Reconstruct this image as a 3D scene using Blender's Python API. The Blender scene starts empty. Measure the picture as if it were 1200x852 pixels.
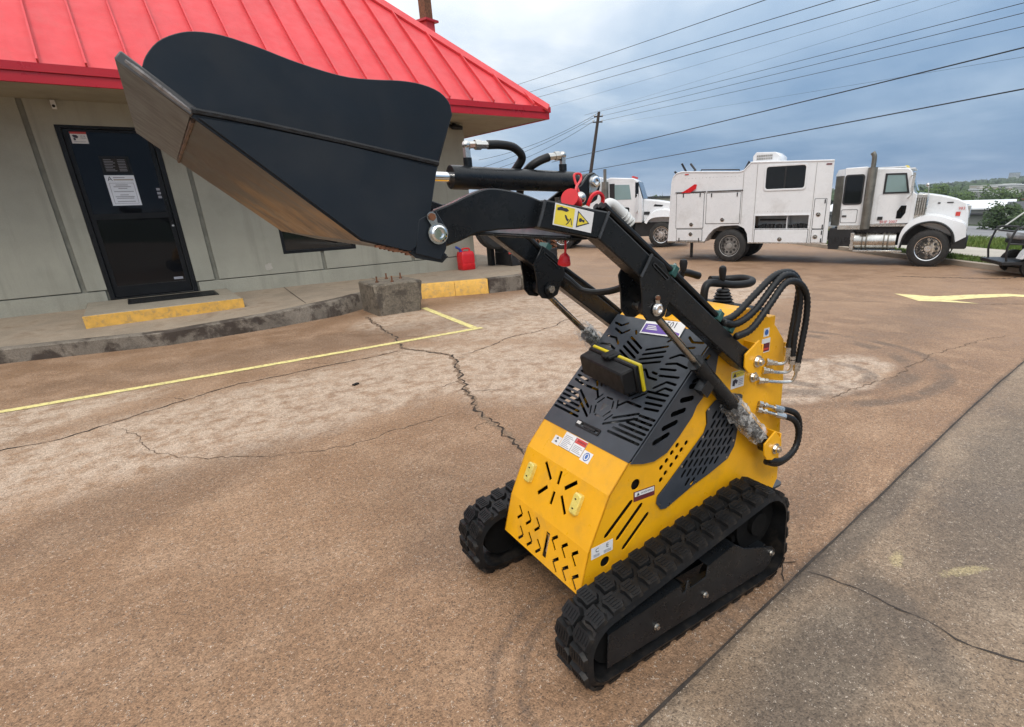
import bpy, bmesh, math, random
from math import sin, cos, pi, radians, atan2, hypot
from mathutils import Vector, Matrix, noise
from mathutils.geometry import delaunay_2d_cdt

S = bpy.context.scene
COL = S.collection
random.seed(7)

# ---------------------------------------------------------------- camera
cam_data = bpy.data.cameras.new("camera")
cam = bpy.data.objects.new("camera", cam_data)
COL.objects.link(cam)
R_ = Vector((0.7828716, -0.6212515, -0.0340379))
U_ = Vector((0.2407790, 0.2520655, 0.9372771))
F_ = Vector((0.5737051, 0.7419633, -0.3469193))
m = Matrix((R_, U_, -F_)).transposed().to_4x4()
m.translation = Vector((0, 0, 1.53))
cam.matrix_world = m
cam_data.sensor_fit = 'HORIZONTAL'
cam_data.sensor_width = 36.0
cam_data.lens = 638.018 / 1200 * 36.0
cam_data.shift_x = -0.05922
cam_data.shift_y = 0.03784
cam_data.clip_start = 0.02
cam_data.clip_end = 20000
S.camera = cam

# ---------------------------------------------------------------- world, sun, exposure
SUN_EL, SUN_AZ = radians(52), radians(215)      # azimuth measured clockwise from +Y
W = bpy.data.worlds.new("World")
S.world = W
W.use_nodes = True
nt = W.node_tree
nt.nodes.clear()
wn = nt.nodes.new
wl = nt.links.new
out = wn('ShaderNodeOutputWorld')
bg = wn('ShaderNodeBackground')
bg.inputs['Strength'].default_value = 0.1
wl(bg.outputs[0], out.inputs[0])
sky = wn('ShaderNodeTexSky')
sky.sky_type = 'NISHITA'
sky.sun_disc = False
sky.sun_elevation = SUN_EL
sky.sun_rotation = SUN_AZ
sky.air_density = 1.4
sky.dust_density = 2.0
tc = wn('ShaderNodeTexCoord')
sep = wn('ShaderNodeSeparateXYZ')
wl(tc.outputs['Generated'], sep.inputs[0])

def wmath(op, a, b=None, clamp=False):
    n = wn('ShaderNodeMath'); n.operation = op; n.use_clamp = clamp
    for i, v in enumerate((a, b)):
        if v is None: continue
        if isinstance(v, (int, float)): n.inputs[i].default_value = v
        else: wl(v, n.inputs[i])
    return n.outputs[0]

def wmix(f, a, b):
    n = wn('ShaderNodeMix'); n.data_type = 'RGBA'
    for s, v in ((n.inputs[0], f), (n.inputs[6], a), (n.inputs[7], b)):
        if isinstance(v, (int, float)): s.default_value = v
        elif isinstance(v, tuple): s.default_value = (*v, 1)
        else: wl(v, s)
    return n.outputs[2]

zc = wmath('MAXIMUM', sep.outputs[2], 0.0)
# cloud deck seen from below: direction projected on a level sheet
den = wmath('ADD', zc, 0.16)
comb = wn('ShaderNodeCombineXYZ')
wl(wmath('DIVIDE', sep.outputs[0], den), comb.inputs[0])
wl(wmath('DIVIDE', sep.outputs[1], den), comb.inputs[1])
comb.inputs[2].default_value = 3.7

def wnoise(scale, detail, rough, dist=0.0):
    n = wn('ShaderNodeTexNoise'); n.inputs['Scale'].default_value = scale
    n.inputs['Detail'].default_value = detail; n.inputs['Roughness'].default_value = rough
    n.inputs['Distortion'].default_value = dist
    wl(comb.outputs[0], n.inputs['Vector'])
    return n.outputs[0]

def wrange(v, a, b, c=0.0, d=1.0):
    n = wn('ShaderNodeMapRange'); n.interpolation_type = 'SMOOTHSTEP'
    wl(v, n.inputs[0])
    for i, q in enumerate((a, b, c, d)): n.inputs[i + 1].default_value = q
    return n.outputs[0]

n1 = wnoise(0.55, 5, 0.52, 0.4)
n2 = wnoise(1.7, 5, 0.55, 0.3)
# the storm front stands in the east (+X), the break in the cloud is toward the west and overhead
side = wmath('ADD', wmath('MULTIPLY', sep.outputs[0], -0.75), wmath('MULTIPLY', sep.outputs[1], 0.66))
bright = wmath('ADD', wmath('MULTIPLY', zc, 1.15), wmath('MULTIPLY', side, 0.42))
bright = wmath('ADD', bright, wmath('MULTIPLY', wmath('SUBTRACT', n1, 0.5), 0.95))
bright = wmath('ADD', bright, wmath('MULTIPLY', wmath('SUBTRACT', n2, 0.5), 0.38))
b1 = wrange(bright, -0.32, 0.30)
b2 = wrange(bright, 0.10, 0.52)
cl = wmix(b1, (1.55, 2.85, 4.85), (4.5, 5.8, 7.4))
cl = wmix(b2, cl, (9.8, 10.1, 10.4))
# brighter toward the zenith, as an overcast sky is
zen = wmath('ADD', wmath('MULTIPLY', zc, 0.75), 1.0)
cl2 = wn('ShaderNodeMix'); cl2.data_type = 'RGBA'; cl2.blend_type = 'MULTIPLY'; cl2.inputs[0].default_value = 1.0
wl(cl, cl2.inputs[6]); wl(zen, cl2.inputs[7])
fin = wmix(0.93, sky.outputs[0], cl2.outputs[2])
wl(fin, bg.inputs[0])

sun_d = bpy.data.lights.new("sun", 'SUN')
sun_d.energy = 1.3
sun_d.angle = radians(16)
sun_d.color = (1.0, 0.95, 0.88)
sun = bpy.data.objects.new("sun", sun_d)
COL.objects.link(sun)
sdir = Vector((sin(SUN_AZ) * cos(SUN_EL), cos(SUN_AZ) * cos(SUN_EL), sin(SUN_EL)))
sun.rotation_euler = sdir.to_track_quat('Z', 'Y').to_euler()
sun.location = sdir * 50

S.view_settings.view_transform = 'Standard'
S.view_settings.look = 'None'
S.view_settings.gamma = 1.0
S.view_settings.exposure = 0.0
S.view_settings.use_curve_mapping = False
S.render.engine = 'CYCLES'
S.cycles.max_bounces = 6
S.cycles.transparent_max_bounces = 12

# ---------------------------------------------------------------- materials
def setc(sock, v):
    sock.default_value = (*v, 1) if len(v) == 3 else v

class NT:
    """small helper round a material's node tree"""
    def __init__(s, name):
        s.m = bpy.data.materials.new(name); s.m.use_nodes = True
        s.t = s.m.node_tree; s.b = s.t.nodes['Principled BSDF']; s.tc = None
    def n(s, k): return s.t.nodes.new('ShaderNode' + k)
    def l(s, a, b): s.t.links.new(a, b)
    def co(s):
        if s.tc is None: s.tc = s.n('TexCoord')
        return s.tc.outputs['Object']
    def noise(s, scale, detail=3, rough=.55, vec=None, dist=0.0):
        n = s.n('TexNoise'); n.inputs['Scale'].default_value = scale; n.inputs['Detail'].default_value = detail
        n.inputs['Roughness'].default_value = rough; n.inputs['Distortion'].default_value = dist
        s.l(vec or s.co(), n.inputs['Vector']); return n.outputs[0]
    def vor(s, scale, feature='F1', outp='Distance', vec=None, rnd=1.0):
        n = s.n('TexVoronoi'); n.feature = feature; n.inputs['Scale'].default_value = scale
        n.inputs['Randomness'].default_value = rnd
        s.l(vec or s.co(), n.inputs['Vector']); return n.outputs[outp]
    def mapv(s, scale=(1, 1, 1), rot=(0, 0, 0), loc=(0, 0, 0)):
        n = s.n('Mapping'); n.inputs['Scale'].default_value = scale; n.inputs['Rotation'].default_value = rot
        n.inputs['Location'].default_value = loc
        s.l(s.co(), n.inputs['Vector']); return n.outputs[0]
    def math(s, op, a, b=None, clamp=False):
        n = s.n('Math'); n.operation = op; n.use_clamp = clamp
        for i, v in enumerate((a, b)):
            if v is None: continue
            if isinstance(v, (int, float)): n.inputs[i].default_value = v
            else: s.l(v, n.inputs[i])
        return n.outputs[0]
    def rng(s, v, a, b, c=0.0, d=1.0, smooth=True):
        n = s.n('MapRange'); n.interpolation_type = 'SMOOTHSTEP' if smooth else 'LINEAR'
        s.l(v, n.inputs[0])
        for i, q in enumerate((a, b, c, d)): n.inputs[i + 1].default_value = q
        return n.outputs[0]
    def mix(s, f, a, b, mode='MIX'):
        n = s.n('Mix'); n.data_type = 'RGBA'; n.blend_type = mode
        for i, v in ((0, f), (6, a), (7, b)):
            k = n.inputs[i]
            if isinstance(v, (int, float)): k.default_value = v if i == 0 else (v, v, v, 1)
            elif isinstance(v, tuple): k.default_value = (*v, 1)
            else: s.l(v, k)
        return n.outputs[2]
    def bump(s, h, strength=.3, dist=.002):
        n = s.n('Bump'); n.inputs['Strength'].default_value = strength; n.inputs['Distance'].default_value = dist
        s.l(h, n.inputs['Height']); s.l(n.outputs[0], s.b.inputs['Normal']); return n
    def base(s, c):
        if isinstance(c, tuple): setc(s.b.inputs['Base Color'], c)
        else: s.l(c, s.b.inputs['Base Color'])
    def rough(s, r):
        if isinstance(r, (int, float)): s.b.inputs['Roughness'].default_value = r
        else: s.l(r, s.b.inputs['Roughness'])

MATS = {}
def mat(name, col, rough=.5, metal=0.0, var=.12, vscale=6.0, bump=0.0, bscale=80.0, bdist=.002, dirt=0.0, dirtcol=(.16, .12, .09), dscale=3.0, spec=.5, coat=0.0, grain=0.0, streak=None, streakamt=.35, dlo=.5, dhi=.72):
    """painted / plain surface: tonal drift, uneven gloss, optional dirt and grain"""
    q = NT(name)
    c = q.mix(q.rng(q.noise(vscale, 4, .6), .3, .7), tuple(x * (1 - var) for x in col), tuple(min(1, x * (1 + var)) for x in col))
    if grain:
        g = q.rng(q.noise(bscale * 2, 2, .6), .3, .7, 1 - grain, 1 + grain)
        c = q.mix(1.0, c, g, 'MULTIPLY')
    if streak:
        v = q.rng(q.noise(1.0, 5, .65, vec=q.mapv(streak)), .48, .72)
        c = q.mix(q.math('MULTIPLY', v, streakamt), c, tuple(x * .62 for x in col))
    if dirt:
        d = q.math('MULTIPLY', q.rng(q.noise(dscale, 6, .68, dist=.3), dlo, dhi), dirt)
        c = q.mix(d, c, dirtcol)
    q.base(c)
    q.rough(q.rng(q.noise(vscale * 3, 4, .6), .25, .75, max(.02, rough - .1), min(1, rough + .1)))
    q.b.inputs['Metallic'].default_value = metal
    q.b.inputs['Specular IOR Level'].default_value = spec
    if coat:
        q.b.inputs['Coat Weight'].default_value = coat; q.b.inputs['Coat Roughness'].default_value = .12
    if bump: q.bump(q.noise(bscale, 3, .6), bump, bdist)
    MATS[name] = q.m
    return q.m

# ---------------------------------------------------------------- mesh helpers
class MB:
    """collects shapes, then links them as ONE mesh object"""
    def __init__(s): s.v = []; s.f = []; s.mi = []; s.cur = 0
    def use(s, i): s.cur = i; return s
    def add(s, vs, fs):
        o = len(s.v); s.v += [tuple(p) for p in vs]
        for f in fs: s.f.append(tuple(i + o for i in f)); s.mi.append(s.cur)
        return s
    def box(s, c, d, rot=None):
        hx, hy, hz = d[0] / 2, d[1] / 2, d[2] / 2
        P = [Vector((x, y, z)) for x in (-hx, hx) for y in (-hy, hy) for z in (-hz, hz)]
        if rot is not None: P = [rot @ p for p in P]
        P = [p + Vector(c) for p in P]
        return s.add(P, [(0, 1, 3, 2), (4, 6, 7, 5), (0, 4, 5, 1), (2, 3, 7, 6), (0, 2, 6, 4), (1, 5, 7, 3)])
    def box2(s, a, b):
        return s.box([(a[i] + b[i]) / 2 for i in range(3)], [abs(b[i] - a[i]) for i in range(3)])
    def frustum(s, c0, d0, c1, d1):
        """box with different bottom and top rectangle (centres c0,c1 ; dims xy)"""
        P = [(c[0] + sx * d[0] / 2, c[1] + sy * d[1] / 2, c[2]) for c, d in ((c0, d0), (c1, d1)) for sx, sy in ((-1, -1), (1, -1), (1, 1), (-1, 1))]
        return s.add(P, [(3, 2, 1, 0), (4, 5, 6, 7)] + [(i, (i + 1) % 4, 4 + (i + 1) % 4, 4 + i) for i in range(4)])
    def cyl(s, p0, p1, r0, r1=None, n=16, caps=True):
        r1 = r0 if r1 is None else r1
        p0, p1 = Vector(p0), Vector(p1); d = (p1 - p0).normalized()
        a = d.orthogonal().normalized(); b = d.cross(a)
        V = []
        for p, r in ((p0, r0), (p1, r1)):
            V += [p + (a * cos(2 * pi * i / n) + b * sin(2 * pi * i / n)) * r for i in range(n)]
        F = [(i, (i + 1) % n, n + (i + 1) % n, n + i) for i in range(n)]
        if caps: F += [tuple(range(n))[::-1], tuple(range(n, 2 * n))]
        return s.add(V, F)
    def lathe(s, p0, axis, prof, n=20, close=False):
        """prof: (distance along axis, radius)"""
        p0 = Vector(p0); d = Vector(axis).normalized(); a = d.orthogonal().normalized(); b = d.cross(a)
        V = []
        for h, r in prof: V += [p0 + d * h + (a * cos(2 * pi * i / n) + b * sin(2 * pi * i / n)) * r for i in range(n)]
        F = []
        k = len(prof)
        for j in range(k - 1 + (1 if close else 0)):
            j2 = (j + 1) % k
            F += [(j * n + i, j * n + (i + 1) % n, j2 * n + (i + 1) % n, j2 * n + i) for i in range(n)]
        if not close:
            F += [tuple(range(n))[::-1], tuple(range((k - 1) * n, k * n))]
        return s.add(V, F)
    def tube(s, pts, r, n=8, sub=6, closed=False, ripple=0.0):
        P = smooth(pts, sub, closed)
        V = []; F = []
        k = len(P); nrm = None
        for i in range(k):
            a = P[max(0, i - 1)] if not closed else P[i - 1]
            b = P[min(k - 1, i + 1)] if not closed else P[(i + 1) % k]
            t = (b - a).normalized()
            if nrm is None: nrm = t.orthogonal().normalized()
            nrm = (nrm - t * nrm.dot(t)).normalized(); bi = t.cross(nrm)
            rr = r * (1 + ripple * (1 if i % 2 else -1))
            V += [P[i] + (nrm * cos(2 * pi * j / n) + bi * sin(2 * pi * j / n)) * rr for j in range(n)]
        for i in range(k - (0 if closed else 1)):
            i2 = (i + 1) % k
            F += [(i * n + j, i * n + (j + 1) % n, i2 * n + (j + 1) % n, i2 * n + j) for j in range(n)]
        if not closed: F += [tuple(range(n))[::-1], tuple(range((k - 1) * n, k * n))]
        return s.add(V, F)
    def prism(s, poly, O, Ud, Vd, th):
        """2D polygon in frame O,U,V extruded by th along UxV"""
        return s.plate(poly, [], O, Ud, Vd, th)
    def plate(s, outer, holes, O, Ud, Vd, th):
        O, Ud, Vd = Vector(O), Vector(Ud), Vector(Vd); N = Ud.cross(Vd).normalized()
        T, P = cdt(outer, holes)
        edge = {}
        for t in T:
            for a, b in ((t[0], t[1]), (t[1], t[2]), (t[2], t[0])): edge[(a, b)] = 1
        k = len(P)
        V = [O + Ud * p[0] + Vd * p[1] for p in P]
        V2 = [p + N * th for p in V]
        F = [tuple(t) if th < 0 else tuple(t[::-1]) for t in T] + [tuple(i + k for i in (t[::-1] if th < 0 else t)) for t in T]
        for (a, b) in edge:
            if (b, a) not in edge: F.append((a, b, b + k, a + k) if th > 0 else (b, a, a + k, b + k))
        return s.add(V + V2, F)
    def sph(s, c, r, nu=12, nv=8, sc=(1, 1, 1)):
        V = [(c[0], c[1], c[2] + r * sc[2])]
        for j in range(1, nv):
            th = pi * j / nv
            V += [(c[0] + r * sc[0] * sin(th) * cos(2 * pi * i / nu), c[1] + r * sc[1] * sin(th) * sin(2 * pi * i / nu), c[2] + r * sc[2] * cos(th)) for i in range(nu)]
        V.append((c[0], c[1], c[2] - r * sc[2]))
        F = [(0, 1 + i, 1 + (i + 1) % nu) for i in range(nu)]
        for j in range(nv - 2):
            o = 1 + j * nu
            F += [(o + i, o + nu + i, o + nu + (i + 1) % nu, o + (i + 1) % nu) for i in range(nu)]
        o = 1 + (nv - 2) * nu
        F += [(o + i, len(V) - 1, o + (i + 1) % nu) for i in range(nu)]
        return s.add(V, F)
    def text(s, txt, size, O, Ud, Vd, lift=.0004, align='CENTER'):
        c = bpy.data.curves.new("t", 'FONT'); c.body = txt; c.size = size; c.align_x = align; c.align_y = 'CENTER'
        c.resolution_u = 2
        ob = bpy.data.objects.new("t", c)
        me = bpy.data.meshes.new_from_object(ob)
        O, Ud, Vd = Vector(O), Vector(Ud), Vector(Vd); N = Ud.cross(Vd).normalized()
        s.add([O + Ud * v.co.x + Vd * v.co.y + N * lift for v in me.vertices], [tuple(p.vertices) for p in me.polygons])
        bpy.data.objects.remove(ob); bpy.data.curves.remove(c); bpy.data.meshes.remove(me)
        return s
    def quad2(s, pts, O, Ud, Vd, lift=.0):
        O, Ud, Vd = Vector(O), Vector(Ud), Vector(Vd); N = Ud.cross(Vd).normalized()
        return s.add([O + Ud * p[0] + Vd * p[1] + N * lift for p in pts], [tuple(range(len(pts)))])
    def mesh(s, name, mats, org=(0, 0, 0), angle=38, bevel=0.0):
        me = bpy.data.meshes.new(name)
        ox, oy, oz = org
        me.from_pydata([(p[0] - ox, p[1] - oy, p[2] - oz) for p in s.v], [], s.f)
        if not isinstance(mats, (list, tuple)): mats = [mats]
        for q in mats: me.materials.append(q)
        if len(mats) > 1: me.polygons.foreach_set('material_index', s.mi)
        if bevel:
            bm = bmesh.new(); bm.from_mesh(me)
            bmesh.ops.remove_doubles(bm, verts=bm.verts, dist=1e-5)
            ed = [e for e in bm.edges if len(e.link_faces) == 2 and e.calc_face_angle(0) > radians(30)]
            bmesh.ops.bevel(bm, geom=ed, offset=bevel, segments=1, affect='EDGES', clamp_overlap=True)
            bm.to_mesh(me); bm.free()
        me.polygons.foreach_set('use_smooth', [True] * len(me.polygons))
        me.set_sharp_from_angle(angle=radians(angle))
        me.update()
        return me
    def build(s, name, mats, parent=None, org=(0, 0, 0), angle=38, bevel=0.0, label=None, kind=None):
        o = bpy.data.objects.new(name, s.mesh(name, mats, org, angle, bevel)); COL.objects.link(o)
        if parent: o.parent = parent
        if label: o['label'] = label
        if kind: o['kind'] = kind
        return o

def smooth(pts, sub=6, closed=False):
    P = [Vector(p) for p in pts]
    if sub <= 1 or len(P) < 3: return P
    out = []; n = len(P)
    for i in range(n if closed else n - 1):
        p1, p2 = P[i], P[(i + 1) % n]
        p0 = P[i - 1] if (i > 0 or closed) else p1 * 2 - p2
        p3 = P[(i + 2) % n] if (i + 2 < n or closed) else p2 * 2 - p1
        for k in range(sub):
            t = k / sub
            out.append(.5 * ((2 * p1) + (p2 - p0) * t + (2 * p0 - 5 * p1 + 4 * p2 - p3) * t * t + (3 * p1 - p0 - 3 * p2 + p3) * t ** 3))
    if not closed: out.append(P[-1])
    return out

def smooth2(pts, sub=5, closed=False):
    return [(p.x, p.y) for p in smooth([(a, b, 0) for a, b in pts], sub, closed)]

def inside(p, poly):
    x, y = p; c = False; n = len(poly); j = n - 1
    for i in range(n):
        xi, yi = poly[i]; xj, yj = poly[j]
        if (yi > y) != (yj > y) and x < (xj - xi) * (y - yi) / (yj - yi) + xi: c = not c
        j = i
    return c

def cdt(outer, holes):
    vs = []; es = []
    for loop in [outer] + list(holes):
        o = len(vs); n = len(loop)
        vs += [Vector((float(p[0]), float(p[1]))) for p in loop]
        es += [(o + i, o + (i + 1) % n) for i in range(n)]
    V, E, F, *_ = delaunay_2d_cdt(vs, es, [], 0, 1e-6)
    keep = []
    for f in F:
        c = sum((V[i] for i in f), Vector((0, 0))) / len(f)
        if not inside(c, outer): continue
        if any(inside(c, h) for h in holes): continue
        a, b, d = (V[i] for i in f[:3])
        if (b - a).cross(d - a) < 0: f = f[::-1]
        keep.append(tuple(f))
    return keep, [(p.x, p.y) for p in V]

def slot(x0, y0, x1, y1, w, n=3):
    """capsule outline"""
    a = atan2(y1 - y0, x1 - x0); r = w / 2; P = []
    for i in range(n + 1): t = a - pi / 2 + pi * i / n; P.append((x1 + r * cos(t), y1 + r * sin(t)))
    for i in range(n + 1): t = a + pi / 2 + pi * i / n; P.append((x0 + r * cos(t), y0 + r * sin(t)))
    return P
def bar2(x0, y0, x1, y1, w):
    L = hypot(x1 - x0, y1 - y0); nx, ny = -(y1 - y0) / L * w / 2, (x1 - x0) / L * w / 2
    return [(x0 + nx, y0 + ny), (x0 - nx, y0 - ny), (x1 - nx, y1 - ny), (x1 + nx, y1 + ny)]
def circ(x, y, r, n=14): return [(x + r * cos(2 * pi * i / n), y + r * sin(2 * pi * i / n)) for i in range(n)]
def rect(x0, y0, x1, y1): return [(x0, y0), (x1, y0), (x1, y1), (x0, y1)]
def rrect(x0, y0, x1, y1, r, n=4):
    P = []
    for cx, cy, a0 in ((x1 - r, y0 + r, -pi / 2), (x1 - r, y1 - r, 0), (x0 + r, y1 - r, pi / 2), (x0 + r, y0 + r, pi)):
        for i in range(n + 1): t = a0 + pi / 2 * i / n; P.append((cx + r * cos(t), cy + r * sin(t)))
    return P

def thing(name, label, cat, loc=(0, 0, 0), rz=0.0, group=None):
    o = bpy.data.objects.new(name, None); COL.objects.link(o); o.empty_display_size = .2
    o.location = loc; o.rotation_euler = (0, 0, rz); o['label'] = label; o['category'] = cat
    if group: o['group'] = group
    return o
def tag(o, label, cat, group=None):
    o['label'] = label; o['category'] = cat
    if group: o['group'] = group
    return o
X1, Y1, Z1 = Vector((1, 0, 0)), Vector((0, 1, 0)), Vector((0, 0, 1))
# ---------------------------------------------------------------- the materials
def ground_mat(name, brown):
    q = NT(name)
    co = q.co()
    big = q.noise(.42, 5, .6, dist=.4)
    mid = q.noise(2.3, 6, .66)
    fine = q.noise(38, 4, .7)
    cell = q.vor(185, 'F1', 'Color')
    sepc = q.n('SeparateColor'); q.l(cell, sepc.inputs[0])
    celld = q.vor(185, 'F1', 'Distance')
    cell2 = q.vor(95, 'F1', 'Color'); sep2 = q.n('SeparateColor'); q.l(cell2, sep2.inputs[0])
    if brown:
        c = q.mix(q.rng(big, .34, .66), (.228, .131, .072), (.300, .180, .103))
        c = q.mix(q.rng(mid, .40, .72), c, (.345, .220, .137))
    else:
        c = q.mix(q.rng(big, .36, .64), (.222, .152, .097), (.285, .208, .142))
        c = q.mix(q.rng(mid, .42, .74), c, (.335, .255, .182))

    def blob(x, y, rx, ry, rot=0, soft=.55, wob=.5, nz=None):
        mp = q.n('Mapping'); mp.vector_type = 'TEXTURE'
        mp.inputs['Location'].default_value = (x, y, 0); mp.inputs['Rotation'].default_value = (0, 0, rot); mp.inputs['Scale'].default_value = (rx, ry, 1000)
        q.l(co, mp.inputs['Vector'])
        ln = q.n('VectorMath'); ln.operation = 'LENGTH'; q.l(mp.outputs[0], ln.inputs[0])
        d = q.math('ADD', ln.outputs['Value'], q.math('MULTIPLY', q.math('SUBTRACT', nz or mid, .5), wob * 2))
        return q.rng(d, 1.0 - soft / 2, 1.0 + soft / 2, 1.0, 0.0)
    def ring(x, y, r, w, nz):
        mp = q.n('Mapping'); mp.vector_type = 'TEXTURE'; mp.inputs['Location'].default_value = (x, y, 0); mp.inputs['Scale'].default_value = (1, 1, 1000)
        q.l(co, mp.inputs['Vector'])
        ln = q.n('VectorMath'); ln.operation = 'LENGTH'; q.l(mp.outputs[0], ln.inputs[0])
        d = q.math('ABSOLUTE', q.math('SUBTRACT', ln.outputs['Value'], r))
        return q.math('MULTIPLY', q.rng(d, w * .35, w, 1, 0), q.rng(nz, .38, .6))
    if brown:
        pale = blob(.75, 4.9, 2.3, .85, .1)
        for a in ((2.6, 4.6, .9, 1.6, .5), (4.9, 6.6, 2.2, 1.6, .3), (4.55, 2.28, .95, .42, -.05, .25, .25), (8.6, 6.5, 2.6, 1.2, .3), (-1.6, 5.9, 1.5, .5, .2), (2.9, 7.6, .7, .7, 0)):
            pale = q.math('MAXIMUM', pale, blob(*a))
        patch = q.rng(q.noise(7, 6, .72), .30, .62)
        c = q.mix(q.math('MULTIPLY', pale, q.math('MULTIPLY', patch, .85)), c, (.52, .40, .30))
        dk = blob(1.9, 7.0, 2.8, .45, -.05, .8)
        for a in ((-.2, 3.75, .9, .35, .3, .9), (2.6, 1.28, .55, .16, .1, .8), (.95, 2.15, .3, .25, 0, .9), (1.75, 2.0, .35, .3, 0, .9), (1.45, .98, .5, .045, .07, .8, .5), (9, 3, 2.5, .5, .2, 1.), (5.6, 4.6, 1.8, .25, .35, 1.)):  # dark stains; the blob at the loader's front paints its shade
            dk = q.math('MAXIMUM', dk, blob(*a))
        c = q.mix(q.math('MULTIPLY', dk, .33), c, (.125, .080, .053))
        tr = q.math('MAXIMUM', ring(1.05, 1.02, .42, .03, fine), ring(1.05, 1.02, .52, .03, fine))
        tr = q.math('MAXIMUM', tr, q.math('MAXIMUM', ring(4.9, 2.9, 1.15, .14, mid), q.math('MAXIMUM', ring(4.65, 2.35, .42, .09, mid), ring(4.9, 2.9, 1.42, .10, mid))))
        c = q.mix(q.math('MULTIPLY', tr, .60), c, (.082, .062, .050))
    else:
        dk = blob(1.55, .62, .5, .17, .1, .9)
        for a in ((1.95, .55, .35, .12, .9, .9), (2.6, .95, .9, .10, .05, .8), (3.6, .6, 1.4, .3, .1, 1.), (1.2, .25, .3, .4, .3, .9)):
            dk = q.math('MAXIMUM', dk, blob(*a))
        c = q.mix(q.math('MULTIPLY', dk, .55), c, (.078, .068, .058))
        yl = blob(2.33, .72, .075, .030, .3, .8, 1.9, mid)
        yl = q.math('MAXIMUM', yl, blob(2.46, .50, .11, .022, -.5, .7, 1.9, fine))
        c = q.mix(q.math('MULTIPLY', yl, .5), c, (.48, .39, .20))
    # oil and tar bled out along the sealed joint
    sx = q.n('SeparateXYZ'); q.l(co, sx.inputs[0])
    dj = q.math('ABSOLUTE', q.math('ADD', q.math('MULTIPLY', q.math('SUBTRACT', sx.outputs[0], .886), -.0747), q.math('MULTIPLY', q.math('SUBTRACT', sx.outputs[1], .865), .9972)))
    dj = q.math('ADD', dj, q.math('MULTIPLY', q.math('SUBTRACT', q.noise(6, 5, .7), .5), .10))
    c = q.mix(q.math('MULTIPLY', q.rng(dj, .0, .045, 1, 0), .55), c, (.060, .045, .034))
    # exposed aggregate: every pebble its own tone, some nearly white, some dark
    peb = q.rng(sepc.outputs[0], 0, 1, .70, 1.28, False)
    c = q.mix(1.0, c, peb, 'MULTIPLY')
    white = q.math('MULTIPLY', q.rng(sep2.outputs[1], .87, .92), q.rng(celld, .2, .5, 1, 0))
    c = q.mix(q.math('MULTIPLY', white, .62), c, (.74, .62, .50))
    black = q.rng(sepc.outputs[2], .90, .95)
    c = q.mix(q.math('MULTIPLY', black, .55), c, (.055, .04, .032))
    c = q.mix(1.0, c, q.rng(fine, .3, .7, .82, 1.16), 'MULTIPLY')
    q.base(c)
    q.rough(q.rng(mid, .3, .7, .52, .80))
    q.b.inputs['Specular IOR Level'].default_value = .35
    q.bump(q.math('ADD', q.math('MULTIPLY', celld, -1.0), q.math('MULTIPLY', fine, .8)), .55, .004)
    return q.m

M_BROWN = ground_mat("brown_aggregate_concrete", True)
M_GREY = ground_mat("grey_aggregate_concrete", False)
mat("sealant", (.035, .026, .02), .8, var=.4, vscale=14, bump=.5, bscale=60, bdist=.006)
mat("crack_dark", (.035, .022, .014), .95, var=.5, vscale=30)
mat("crack_halo", (.205, .135, .086), .95, var=.35, vscale=40)
mat("crack_pale", (.13, .085, .055), .95, var=.5, vscale=30)
mat("line_paint", (.72, .62, .24), .75, var=.10, vscale=12, dirt=.75, dirtcol=(.32, .215, .13), dscale=26, dlo=.46, dhi=.66, bump=.3, bscale=150, grain=.15)
mat("arrow_paint", (.78, .66, .30), .75, var=.10, vscale=9, dirt=.65, dirtcol=(.34, .24, .15), dscale=7, dlo=.46, dhi=.68, grain=.12)
mat("curb_paint", (.72, .40, .075), .7, var=.10, vscale=9, dirt=.65, dirtcol=(.34, .23, .12), dscale=12, dlo=.46, dhi=.68, bump=.4, bscale=60, bdist=.004)
mat("wall_paint", (.335, .322, .262), .85, var=.08, vscale=1.3, streak=(5, 5, .35), streakamt=.45, dirt=.40, dirtcol=(.25, .25, .20), dscale=1.6, bump=.25, bscale=45, bdist=.004, grain=.06)
mat("wall_groove", (.20, .195, .16), .9, var=.15)
mat("pavement_concrete", (.295, .235, .172), .88, var=.15, vscale=2.2, dirt=.65, dirtcol=(.175, .115, .070), dscale=2.2, bump=.4, bscale=70, bdist=.003, grain=.18)
mat("curb_concrete", (.185, .155, .122), .88, var=.25, vscale=3, dirt=.92, dirtcol=(.046, .032, .024), dscale=2.6, dlo=.45, dhi=.58, bump=.5, bscale=40, bdist=.006, grain=.2)
mat("step_concrete", (.27, .235, .18), .88, var=.14, vscale=3, dirt=.4, dirtcol=(.17, .13, .09), dscale=3, bump=.4, bscale=60, bdist=.003, grain=.15)
mat("block_concrete", (.18, .15, .112), .9, var=.3, vscale=5, dirt=.85, dirtcol=(.050, .040, .031), dscale=5, dlo=.45, dhi=.64, bump=.7, bscale=28, bdist=.01, grain=.25)
mat("roof_red", (.67, .056, .064), .46, var=.06, vscale=2, bump=.06, bscale=3, bdist=.006, spec=.32, streak=(4, .5, .5), streakamt=.22, dirt=.25, dirtcol=(.46, .075, .065), dscale=4)
mat("fascia_red", (.44, .012, .022), .35, var=.06, vscale=2)
mat("soffit", (.30, .265, .19), .85, var=.08, vscale=2)
mat("black_frame", (.009, .0095, .0105), .40, var=.2, spec=.25)
mat("inside_dark", (.02, .018, .016), .9)
mat("paper", (.72, .74, .78), .6, var=.04)
mat("ink", (.03, .03, .05), .6)
mat("ink_grey", (.30, .30, .33), .6)
mat("label_white", (.74, .73, .72), .45, var=.04)
mat("label_red", (.55, .05, .04), .45)
mat("label_blue", (.05, .14, .40), .4)
mat("label_purple", (.12, .06, .32), .45)
mat("label_yellow", (.78, .62, .06), .45)
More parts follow.
